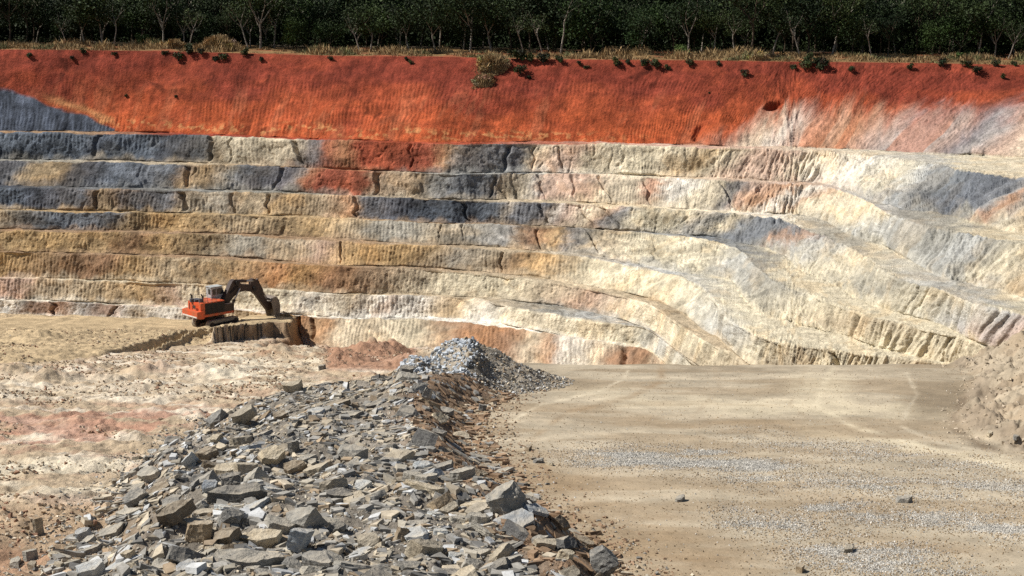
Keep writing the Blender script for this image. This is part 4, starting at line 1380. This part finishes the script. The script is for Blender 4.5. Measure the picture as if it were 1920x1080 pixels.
MB().box((-3.9, 0.7, 4.95), (1.7, 1.7, .5), bev=.06).tube((-3.9, -.9, 4.7), (-3.9, -.9, 5.5), .42).tube((-4.9, .8, 4.7), (-4.9, .8, 5.35), .4).build('engine_top', M_mach, ex)
for (a, b) in ((-4.6, 1.1), (-3.4, -0.9)):
    MB().tube((a, b, 4.7), (a, b, 6.0), .15).tube((a, b, 5.95), (a - .35, b, 6.35), .14).build('exhaust_pipe', M_black, ex)
for yy in (2.2, -2.2):
    rl = MB()
    for k in range(6):
        rl.tube((-5.1 + k * 1.0, yy, 4.72), (-5.1 + k * 1.0, yy, 5.7), .035, seg=6)
    rl.tube((-5.1, yy, 5.7), (-.1, yy, 5.7), .035, seg=6).tube((-5.1, yy, 5.25), (-.1, yy, 5.25), .03, seg=6)
    rl.build('handrail', M_mach, ex)
# cab stands on the left front, raised
MB().box((1.4, 1.55, 3.2), (2.6, 1.7, 1.9), bev=.05).build('cab_base', M_mach, ex)
cab = MB().prism([(-.3, 4.6), (-.3, 7.05), (2.3, 7.05), (2.75, 5.9), (2.75, 4.6)], .55, 2.5, .06).build('cab', M_cab, ex)
MB().prism([(1.0, 5.5), (1.0, 6.75), (2.2, 6.75), (2.55, 5.85), (2.55, 5.5)], .50, .545).build('side_window', M_glass, cab)
MB().box((.35, .52, 6.1), (.75, .05, 1.2)).build('door_window', M_glass, cab)
MB().box((-.33, 1.25, 6.15), (.05, .75, 1.15)).build('rear_window', M_glass, cab)
MB().box((2.66, 1.5, 6.3), (.05, 1.6, .9), Matrix.Rotation(R(-21), 3, 'Y')).build('front_window', M_glass, cab)
MB().box((1.0, 1.5, 7.14), (2.9, 2.15, .14), bev=.04).build('cab_roof', M_cab, cab)
MB().box((1.6, -1.8, 3.0), (2.8, 1.1, 1.6), bev=.06).build('front_deck_box', M_steel, ex)
lad = MB()
for yy in (-2.5, -2.0):
    lad.tube((2.9, yy, 1.3), (2.9, yy, 4.3), .04, seg=6)
for k in range(8):
    lad.tube((2.9, -2.5, 1.5 + .35 * k), (2.9, -2.0, 1.5 + .35 * k), .03, seg=6)
lad.build('ladder', M_steel, ex)
# boom: goose neck, drawn in the x-z plane
boom = MB().prism([(1.3, 3.7), (1.9, 3.0), (2.6, 3.3), (4.2, 4.65), (5.6, 5.35), (7.2, 5.45), (9.1, 4.95), (9.7, 5.3), (9.7, 6.0), (8.7, 6.35), (6.3, 6.7), (5.8, 7.45), (4.7, 7.75), (4.1, 7.5), (3.0, 6.0), (1.7, 4.4)], -.62, .62, .06).build('boom', M_steel, ex)
for (a, b, w, q) in ((9.35, 5.65, .95, .40), (1.9, 3.7, 1.0, .42), (5.1, 7.1, .9, .42)):
    MB().tube((a, -w, b), (a, w, b), q, seg=20).build('pin', M_black, boom)
for k in range(3):
    MB().tube((3.2 + k * .12, -.66, 5.6 - .1 * k), (5.3 + k * .1, -.66, 7.0 - .25 * k), .05, seg=6).build('hose', M_black, boom)
for sgn in (1, -1):
    cyl = MB().tube((2.9, sgn * 1.0, 2.6), (4.2, sgn * 1.0, 4.3), .26).build('boom_cylinder', M_steel, ex)
    MB().tube((4.15, sgn * 1.0, 4.25), (5.6, sgn * 1.0, 6.1), .14).build('rod', M_chrome, cyl)
    cyl = MB().tube((5.3, sgn * .42, 7.35), (7.6, sgn * .42, 7.15), .23).build('stick_cylinder', M_steel, ex)
    MB().tube((7.5, sgn * .42, 7.15), (9.3, sgn * .42, 7.0), .13).build('rod', M_chrome, cyl)
stick = MB().prism([(9.0, 5.1), (8.75, 6.5), (8.85, 7.2), (9.5, 7.4), (10.2, 7.1), (10.75, 6.4), (12.1, 3.9), (13.5, 1.75), (13.25, 1.2), (12.6, 1.3), (11.3, 2.8), (10.0, 4.3)], -.52, .52, .06).build('stick', M_steel, ex)
cyl = MB().tube((10.5, 0, 7.15), (11.9, 0, 4.9), .22).build('bucket_cylinder', M_steel, ex)
MB().tube((11.85, 0, 4.95), (13.0, 0, 3.3), .13).build('rod', M_chrome, cyl)
lk = MB()
for sgn in (1, -1):
    lk.box((13.2, sgn * .5, 2.5), (.28, .15, 1.7), Matrix.Rotation(R(-8), 3, 'Y'))
lk.tube((13.1, -.7, 3.25), (13.1, .7, 3.25), .2).build('linkage', M_steel, ex)


# bucket: open shell, hollow side towards the machine
def bucket():
    bm = bmesh.new()
    prof = [(12.9, 2.9), (13.4, 3.65), (14.2, 3.75), (14.9, 3.1), (15.2, 2.0), (15.1, .9), (14.75, -.3), (14.15, -1.25)]
    hw = 1.55
    outer = [[bm.verts.new((a, s_ * hw, b)) for a, b in prof] for s_ in (-1, 1)]
    cxb, czb = 13.9, 1.5
    inner = [[bm.verts.new((a + (cxb - a) * .09, s_ * (hw - .12), b + (czb - b) * .09)) for a, b in prof] for s_ in (-1, 1)]
    k = len(prof)
    for i in range(k - 1):
        bm.faces.new((outer[0][i], outer[0][i + 1], outer[1][i + 1], outer[1][i]))
        bm.faces.new((inner[0][i], inner[1][i], inner[1][i + 1], inner[0][i + 1]))
    for s_ in (0, 1):
        bm.faces.new(outer[s_])
        bm.faces.new(inner[s_])
        bm.faces.new((outer[s_][0], outer[s_][-1], inner[s_][-1], inner[s_][0]))
    bm.faces.new((outer[0][0], outer[1][0], inner[1][0], inner[0][0]))
    bm.faces.new((outer[0][-1], outer[1][-1], inner[1][-1], inner[0][-1]))
    bmesh.ops.recalc_face_normals(bm, faces=bm.faces[:])
    me = bpy.data.meshes.new('bucket')
    bm.to_mesh(me)
    bm.free()
    me.materials.append(M_bucket)
    return link(bpy.data.objects.new('bucket', me), ex)


bk = bucket()
for k in range(5):
    MB().prism([(14.3, -1.05), (14.1, -1.4), (13.8, -1.85), (13.98, -1.2)], -1.3 + k * .6, -1.05 + k * .6).build('tooth', M_steel, bk)
MB().box((13.3, 0, 2.0), (.9, 1.3, 1.2)).build('bucket_ear', M_steel, bk)

# the house sits clear of the crawler: set the heights of everything above the deck
def refit(o, lower):
    for ch in o.children:
        refit(ch, lower)
    if o.type == 'MESH':
        for v in o.data.vertices:
            z = v.co.z
            v.co.z = 2.15 + (z - 1.55) * 0.82 if z > 1.55 else (2.15 - (1.55 - z) * (1.0 if lower else 0.5))


for o_ in list(ex.children):
    if o_.name.split('.')[0] not in ('track', 'undercarriage', 'boom', 'stick', 'bucket', 'boom_cylinder', 'stick_cylinder', 'bucket_cylinder', 'linkage'):
        refit(o_, False)

# ------------------------------------------------------------------ vegetation
M_bark = plain_mat('bark_brown', (.10, .075, .055), .9, .1, scale=3)
M_bark_pale = plain_mat('bark_pale', (.30, .265, .22), .9, .1, scale=2, dirt=(.20, .17, .14))
M_leaf = leaf_mat('leaf_dark', (.45, .52, .45), (1.35, 1.25, 1.0))
M_dry = leaf_mat('dry_stalk', (.9, .9, .9), (1.1, 1.1, 1.1))


def leaf_quads(cen, rad, n, size, seed, flat=1.0, col=(.04, .06, .025), spread=.35):
    """n small leaf-clump faces in an ellipsoid"""
    r = np.random.default_rng(seed)
    dirs = r.normal(0, 1, (n, 3))
    dirs /= np.linalg.norm(dirs, axis=1, keepdims=True)
    rr = r.uniform(0.25, 1, (n, 1)) ** .6
    p = np.array(cen) + dirs * rr * np.array(rad)
    u = r.normal(0, 1, (n, 3))
    u /= np.linalg.norm(u, axis=1, keepdims=True)
    w = np.cross(u, r.normal(0, 1, (n, 3)))
    w /= np.linalg.norm(w, axis=1, keepdims=True) + 1e-9
    s = size * r.uniform(.5, 1.3, (n, 1))
    v = np.stack([p - u * s, p + w * s * .55, p + u * s, p - w * s * .55], 1).reshape(-1, 3)
    f = np.arange(4 * n).reshape(n, 4)
    c_ = np.array(col) * np.repeat(r.uniform(1 - spread, 1 + spread, (n, 1)), 4, 0)
    return v, f, c_


def merge(parts):
    V_, F_, C_ = [], [], []
    o = 0
    for v, f, c_ in parts:
        V_.append(v)
        F_.append(f + o)
        C_.append(c_)
        o += len(v)
    return np.concatenate(V_), np.concatenate(F_), np.concatenate(C_)


def limb_tube(pts, r0, r1, seg=6):
    pts = [Vector(p) for p in pts]
    V_, F_ = [], []
    for i, p in enumerate(pts):
        d_ = (pts[min(i + 1, len(pts) - 1)] - pts[max(i - 1, 0)]).normalized()
        a = d_.orthogonal().normalized()
        b = d_.cross(a)
        rad_ = r0 + (r1 - r0) * i / (len(pts) - 1)
        for k in range(seg):
            th = 2 * math.pi * k / seg
            V_.append(p + (a * math.cos(th) + b * math.sin(th)) * rad_)
    for i in range(len(pts) - 1):
        for k in range(seg):
            F_.append((i * seg + k, i * seg + (k + 1) % seg, (i + 1) * seg + (k + 1) % seg, (i + 1) * seg + k))
    return np.array([v[:] for v in V_]), np.array(F_), np.full((len(V_), 3), .5)


def tree_meshes(seed, h, lean, fork, crown_r, base_h, tint, bark, leaves=1500):
    r = random.Random(seed)
    parts, clumps = [], []
    p = Vector((0, 0, -.3))
    pts = [p.copy()]
    d_ = Vector((lean, r.uniform(-.1, .1), 1)).normalized()
    hh = fork * h
    n = 6
    for i in range(n):
        d_ = (d_ + Vector((r.uniform(-.13, .13), r.uniform(-.1, .1), .05))).normalized()
        p = p + d_ * hh / n
        pts.append(p.copy())
    rad0 = .017 * h
    parts.append(limb_tube(pts, rad0, rad0 * .6))
    for k in range(r.choice([3, 4, 5])):
        q = pts[-1 - (k % 2)].copy()
        an = r.uniform(0, 2 * math.pi)
        dd = Vector((math.cos(an) * .75, math.sin(an) * .75, r.uniform(.6, 1.2))).normalized()
        lp = [q.copy()]
        for i in range(5):
            dd = (dd + Vector((r.uniform(-.25, .25), r.uniform(-.25, .25), .12))).normalized()
            q = q + dd * (h - hh) / 5 * r.uniform(.75, 1.1)
            lp.append(q.copy())
            if i >= 2:
                clumps.append(q.copy())
        parts.append(limb_tube(lp, rad0 * .5, rad0 * .12, 5))
        q2 = lp[2].copy()
        dd = Vector((math.cos(an + 1.2), math.sin(an + 1.2), .5)).normalized()
        lp2 = [q2.copy()]
        for i in range(3):
            dd = (dd + Vector((r.uniform(-.3, .3), r.uniform(-.3, .3), .1))).normalized()
            q2 = q2 + dd * (h - hh) / 6
            lp2.append(q2.copy())
        clumps.append(q2.copy())
        parts.append(limb_tube(lp2, rad0 * .28, rad0 * .08, 4))
    # a few clumps lower down
    for k in range(r.choice([4, 5, 7])):
        an = r.uniform(0, 2 * math.pi)
        clumps.append(Vector((math.cos(an) * crown_r * .6, math.sin(an) * crown_r * .6, base_h + r.uniform(0, (h - base_h) * .35))) + Vector((lean * h * .4, 0, 0)))
    tv, tf, tcl = merge(parts)
    lv = []
    for i, q in enumerate(clumps):
        rr2 = crown_r * r.uniform(.26, .55)
        b_ = r.uniform(.45, 1.6)
        lv.append(leaf_quads(q[:], (rr2 * 1.25, rr2 * 1.25, rr2 * .8), max(30, leaves // len(clumps)), .24, seed * 50 + i, col=tuple(v * b_ for v in tint)))
    cv, cf, ccl_ = merge(lv)
    return (tv, tf, tcl), (cv, cf, ccl_)


def as_mesh(name, data, mat, smooth=False):
    o = np_mesh(name, data[0], data[1], mat, data[2], smooth)
    me = o.data
    bpy.data.objects.remove(o)
    return me


TREE_KIND = [
    # h, lean, fork, crown, base, tint, bark, words
    (12, .05, .34, 4.6, 3.8, (.024, .040, .014), M_bark_pale, 'slender pale-barked tree with a spreading crown'),
    (10.5, -.10, .30, 4.8, 2.6, (.019, .034, .013), M_bark, 'dark-trunked tree with a dense low crown'),
    (12.5, .16, .40, 4.4, 4.2, (.028, .043, .016), M_bark_pale, 'pale-barked tree leaning to the right'),
    (11, -.18, .38, 4.4, 3.4, (.022, .036, .014), M_bark_pale, 'pale-barked tree leaning to the left'),
    (9.5, .0, .28, 5.0, 2.4, (.032, .056, .017), M_bark, 'bushy tree with brighter green leaves'),
    (14, .06, .42, 4.6, 4.4, (.021, .034, .013), M_bark, 'tall dark tree with a bare lower trunk'),
]
TM = []
for i, (h, lean, fork, cr, bh, tint, bark, words) in enumerate(TREE_KIND):
    for v in range(2):
        t_, c_ = tree_meshes(60 + i * 7 + v, h, lean, fork, cr, bh + .5, tint, bark, 2700)
        TM.append((as_mesh('trunk', t_, bark, True), as_mesh('crown', c_, M_leaf), words, i))


for v in range(3):
    t_, c_ = tree_meshes(300 + v * 3, 11 + v, (-.22, .16, .03)[v], .52, 3.2, 6.0, (.036, .052, .024), M_bark_pale, 260)
    TM.append((as_mesh('trunk', t_, M_bark_pale, True), as_mesh('crown', c_, M_leaf), 'thin-leaved pale tree with bare upward limbs', 6))


def add_tree(kind, x, y, rz, s, label, group=None):
    tm, cm, words, _ = TM[kind]
    z = float(plateau_z(np.array([x]), np.array([y]))[0])
    e = empty('tree', (x, y, z - .1), rz)
    e.scale = (s, s, s)
    tag(e, label, 'tree', group, 'thing')
    link(bpy.data.objects.new('trunk', tm), e)
    link(bpy.data.objects.new('crown', cm), e)
    return e


tr_ = random.Random(77)


def px_to_rim(px, extra):
    D = float(np.interp(px, PXC, crest_xyz[:, 1])) + extra
    return (px - 960) / FPX * D * .985, D


STAND = [('far left', -200, 320), ('left of centre', 320, 800), ('centre', 800, 1200), ('right of centre', 1200, 1600), ('far right', 1600, 2150)]


def forest_row(extra, step, row_words, jitter):
    px = -190.0
    while px < 2130:
        e_ = extra + tr_.uniform(-jitter, jitter)
        q = px + tr_.uniform(-.55, .55) * step
        x, D = px_to_rim(q, e_)
        kind = tr_.randrange(12)
        st = [s for s in STAND if s[1] <= max(min(q, 2140), -199) < s[2]][0][0]
        words = TM[kind][2]
        add_tree(kind, x, D, tr_.uniform(-.5, .5), tr_.choice([tr_.uniform(.6, .9), tr_.uniform(.85, 1.2), tr_.uniform(1.1, 1.55)]), f"{words}, {row_words}, {st}", f"{words}s, {row_words}, {st}")
        px += step


forest_row(17.5, 58, 'front row of forest', 2.5)
forest_row(24.5, 40, 'second row of forest', 3)
forest_row(33, 46, 'third row of forest', 3)
for i, px in enumerate((128, 470, 745, 985, 1190, 1385, 1640, 1895)):
    x, D = px_to_rim(px + tr_.uniform(-9, 9), 14.5 + tr_.uniform(-1.5, 2))
    st = [s for s in STAND if s[1] <= px < s[2]][0][0]
    add_tree(12 + i % 3, x, D, tr_.uniform(-.6, .6) + (math.pi if i % 4 == 1 else 0), tr_.uniform(.65, 1.1), f"thin-leaved pale tree with bare upward limbs before the forest, {st}", f"thin-leaved pale trees, {st}")
# trees that stand out in front of the wall of leaves
for (px, ex_, kind, s, rz, lab) in [
    (1502, 12.5, 12, 1.0, 0, 'bare white-trunked tree bending left before the dark forest on the right'),
    (1052, 13, 14, 1.1, 0, 'tall grey-trunked tree standing straight, right of the hanging dry bush'),
    (1018, 13, 12, .9, .3, 'white-trunked forked tree leaning left, right of the hanging dry bush'),
    (675, 13, 12, .9, -.3, 'white-trunked tree leaning left before the forest, left of centre'),
    (213, 12.5, 14, .9, 1.0, 'slim pale tree alone in front of the forest on the left'),
    (352, 12, 13, .8, 0, 'dark slim tree growing beside the round dry bush on the left'),
]:
    x, D = px_to_rim(px, ex_)
    add_tree(kind, x, D, rz, s, lab)

# the wood behind reads as one mass
lv = []
r = np.random.default_rng(99)
n = 1900
for i in range(n):
    px = r.uniform(-420, 2340)
    ex_ = r.uniform(40, 95)
    x, D = px_to_rim(px, ex_)
    z = float(plateau_z(np.array([x]), np.array([D]))[0]) + (r.uniform(.5, 17) if i % 3 else r.uniform(.3, 4))
    rr2 = r.uniform(1.6, 3.4)
    b_ = r.uniform(.5, 1.25)
    lv.append(leaf_quads((x, D, z), (rr2 * 1.3, rr2, rr2), 150, .62, 2000 + i, col=(.020 * b_, .034 * b_, .013 * b_)))
far = np_mesh('far_woodland', *[merge(lv)[k] for k in (0, 1)], M_leaf, merge(lv)[2])
tag(far, 'dark mass of woodland filling the view behind the rim trees', 'woodland', kind='stuff')
# undergrowth between trunks
lv = []
for i in range(430):
    px = r.uniform(-300, 2230)
    ex_ = r.uniform(17, 40)
    x, D = px_to_rim(px, ex_)
    z = float(plateau_z(np.array([x]), np.array([D]))[0])
    rr2 = r.uniform(.6, 1.5) if i % 4 else r.uniform(1.4, 2.4)
    b_ = r.uniform(.5, 1.3)
    lv.append(leaf_quads((x, D, z + rr2 * .6), (rr2 * 1.3, rr2, rr2), 60, .22, 5000 + i, col=(.024 * b_, .037 * b_, .014 * b_)))
mg = merge(lv)
und = np_mesh('undergrowth', mg[0], mg[1], M_leaf, mg[2])
tag(und, 'dark leafy undergrowth between the trunks along the forest edge', 'undergrowth', kind='stuff')


def blades(x, y, z, h, w, col, seed, lean=.3):
    r = np.random.default_rng(seed)
    n = len(x)
    a = r.uniform(0, np.pi, n)
    dx, dy = np.cos(a) * w, np.sin(a) * w * .4
    lx, ly = r.normal(0, lean, n) * h, r.normal(0, lean, n) * h
    b0 = np.stack([x - dx, y - dy, z], -1)
    b1 = np.stack([x + dx, y + dy, z], -1)
    m1 = np.stack([x + lx * .4 + dx * .7, y + ly * .4 + dy * .7, z + h * .6], -1)
    t_ = np.stack([x + lx, y + ly, z + h], -1)
    v = np.stack([b0, b1, m1, t_], 1).reshape(-1, 3)
    f = np.arange(4 * n).reshape(n, 4)
    return v, f, np.repeat(col, 4, axis=0)


# dry grass strip on the rim
n = 60000
px = r.uniform(-400, 2320, n)
ex_ = r.uniform(0, 1, n) ** .8 * 17 + r.normal(0, .3, n) + .1
D = np.interp(px, PXC, crest_xyz[:, 1]) + ex_
x = (px - 960) / FPX * D * .985
dens = fbm(x / 4, D / 3, 4, 4)
keep = dens > -.12
x, D, ex_, dens = x[keep], D[keep], ex_[keep], dens[keep]
h = np.clip((.25 + .8 * ss((dens + .1) / .9) + 1.0 * np.maximum(0, fbm(x / 7, D / 9, 3, 8))) * r.uniform(.5, 1.2, len(x)) * 1.35, .2, 2.6) * (.45 + .55 * ss(ex_ / 4))
col = np.array((.37, .255, .125)) * r.uniform(.5, 1.35, (len(x), 1)) * (1 + .25 * fbm(x / 6, D / 4, 3, 9))[:, None]
olive = fbm(x / 5, D / 5, 3, 12) > .35
col[olive] *= np.array((.55, .75, .7))
v, f, cgr = blades(x, D, plateau_z(x, D) - .1, h, .09 + .06 * r.uniform(0, 1, len(x)), col, 3)
tag(np_mesh('dry_grass', v, f, M_dry, cgr), 'dry straw-coloured grass along the rim above the red face', 'grass', kind='stuff')


def dry_bush(x, y, z, w, dpt, h, n, seed, label, col=(.36, .245, .12), name='dry_bush', cat='bush', slope=0.0):
    r = np.random.default_rng(seed)
    u = r.normal(0, .42, n)
    v = r.normal(0, .42, n)
    q = np.clip(1 - (u * u + v * v) * .8, .15, 1)
    o = np.array([x, y, z])
    lv = []
    # stalks rise and arch outwards
    hh = h * q * r.uniform(.55, 1.05, n)
    bx, by = u * w * .5, v * dpt * .5
    c_ = np.array(col) * r.uniform(.5, 1.4, (n, 1))
    vv, ff, cc_ = blades(bx, by, slope * by - .2, hh, .06, c_, seed + 1, .22)
    lv.append((vv, ff, cc_))
    for k in range(14):
        uu_, v2 = r.uniform(-.42, .42), r.uniform(-.42, .42)
        q2 = max(.3, 1 - (uu_ ** 2 + v2 ** 2) * 2.5)
        lv.append(leaf_quads((uu_ * w, v2 * dpt, h * q2 * r.uniform(.5, .85) + slope * v2 * dpt), (w * .16, dpt * .16, h * .2), n // 30, .16, seed + 10 + k, col=tuple(a * r.uniform(.7, 1.2) for a in col)))
    mg = merge(lv)
    ob = np_mesh(name, mg[0], mg[1], M_dry, mg[2])
    ob.location = o
    tag(ob, label, cat)
    return ob


x, D = px_to_rim(408, 7)
dry_bush(x, D, float(plateau_z(np.array([x]), np.array([D]))[0]), 8.5, 5, 3.7, 5200, 41, 'wide round dry tan bush standing on the rim at the left')
x, D = px_to_rim(328, 10)
dry_bush(x, D, float(plateau_z(np.array([x]), np.array([D]))[0]), 4.5, 3, 2.6, 2000, 42, 'smaller dry bush just left of the wide round bush')
x, D = px_to_rim(1425, 2.5)
dry_bush(x, D, float(plateau_z(np.array([x]), np.array([D]))[0]), 4.5, 3, 2.1, 2000, 43, 'low dry brown bush at the rim on the right')


def wall_at(px, py):
    """vertex of the top face nearest a photo pixel"""
    cidx = int(np.clip(np.searchsorted(PXC, px), 0, NC - 1))
    rows = np.where(rseg == 0)[0]
    pyc = PYN[rows, cidx]
    return P[rows[int(np.argmin(np.abs(pyc - py)))], cidx]


# the dry thicket hanging over the crest
hp0, hp1 = wall_at(925, 128), wall_at(905, 158)
e = empty('hanging_bush', tuple(float(v) for v in hp0))
tag(e, 'large tan dry bush spilling over the rim onto the red face', 'bush')
for (q, w, h, n, sd) in ((hp0, 7.0, 3.2, 5200, 51), (hp1, 5.0, 2.0, 2800, 52)):
    ob = dry_bush(0, 0, 0, w, 3.6, h, n, sd, None, col=(.34, .235, .12), name='stalks', cat=None, slope=.85)
    ob.parent = e
    ob.location = tuple(float(a - b) for a, b in zip(q, hp0))

# green shrubs
SHM = []
for i in range(4):
    lv = []
    rs = random.Random(i)
    for k in range(7):
        lv.append(leaf_quads((rs.uniform(-.55, .55), rs.uniform(-.4, .4), rs.uniform(.2, 1.0)), (.45, .4, .4), 70, .13, 700 + i * 20 + k, col=(.045 * rs.uniform(.6, 1.3), .058 * rs.uniform(.6, 1.3), .028)))
    for k in range(4):
        lv.append(limb_tube([(0, 0, -.3), (rs.uniform(-.2, .2), rs.uniform(-.2, .2), .4), (rs.uniform(-.5, .5), rs.uniform(-.4, .4), .9)], .04, .015, 4))
        lv[-1] = (lv[-1][0], lv[-1][1], np.full((len(lv[-1][0]), 3), .05))
    SHM.append(as_mesh('shrub', merge(lv), M_leaf))
SHRUB = [(155, 100, 1.0), (136, 112, .7), (310, 102, .9), (333, 112, 1.5), (352, 100, 1.7), (378, 100, 1.0), (403, 112, 1.2), (417, 112, 1.3), (458, 103, 1.3), (490, 115, .8), (213, 103, .9), (55, 108, .9), (235, 180, .5), (330, 184, .5),
         (968, 108, 2.1), (976, 137, 1.6), (995, 114, 1.4), (1017, 118, 1.7), (1048, 115, 1.3), (992, 146, .6), (1157, 124, 1.4), (1175, 120, .9), (1210, 122, 1.4), (1228, 126, 1.5), (1250, 130, .9), (1085, 121, .7), (1100, 127, .7),
         (1292, 122, 1.1), (1345, 122, .8), (1396, 145, 1.1), (1486, 126, 1.1), (1508, 128, 1.5), (1512, 116, 1.5), (1543, 130, 1.9), (1530, 120, 1.5), (1595, 136, .9), (1705, 130, .9), (1766, 124, 1.3), (1810, 126, 1.2), (1832, 138, 1.2), (1880, 146, .8), (1865, 126, 1.1), (1900, 122, .9), (620, 112, .8), (770, 120, .8), (760, 112, .7), (1330, 175, .3)]
for i, (px, py, s) in enumerate(SHRUB):
    q = wall_at(px, py)
    o = bpy.data.objects.new('shrub', SHM[i % 4])
    o.location = (float(q[0]), float(q[1]) - .15, float(q[2]) - .1)
    o.rotation_euler = (0, 0, i * 1.3)
    o.scale = (s, s, s)
    link(o)
    big = 'larger' if s >= 1.4 else ('mid-sized' if s >= 1.0 else 'tiny')
    where = 'left of the wide round dry bush' if px < 300 else ('below the wide round dry bush' if px < 500 else ('between the two big dry bushes' if px < 900 else ('just right of the hanging dry bush' if px < 1060 else ('in the middle right' if px < 1300 else 'towards the right edge'))))
    tag(o, f"{big} dark green shrub on the red face, {where}", 'shrub', f"{big} shrubs below the rim, {where}")
# brighter leafy bushes at the forest edge
for (px, ex_, s, lab) in [(1275, 13, 3.6, 'rounded bright green bush at the forest edge right of centre'), (1803, 11, 1.5, 'low light green shrub in the dry grass at the right'), (270, 14, 3.4, 'broad olive bush at the forest edge on the left')]:
    x, D = px_to_rim(px, ex_)
    o = bpy.data.objects.new('leafy_bush', None)
    lv = []
    rs = random.Random(int(px))
    for k in range(16):
        b_ = rs.uniform(.7, 1.3) * (1.9 if px != 270 else 1.1)
        lv.append(leaf_quads((rs.uniform(-.8, .8) * s * .5, rs.uniform(-.5, .5) * s * .5, rs.uniform(.1, 1.0) * s * .8), (s * .24, s * .22, s * .2), 110, .16, int(px) + k, col=(.042 * b_, .066 * b_, .024 * b_)))
    mg = merge(lv)
    o = np_mesh('leafy_bush', mg[0], mg[1], M_leaf, mg[2])
    o.location = (x, D, float(plateau_z(np.array([x]), np.array([D]))[0]))
    tag(o, lab, 'bush')
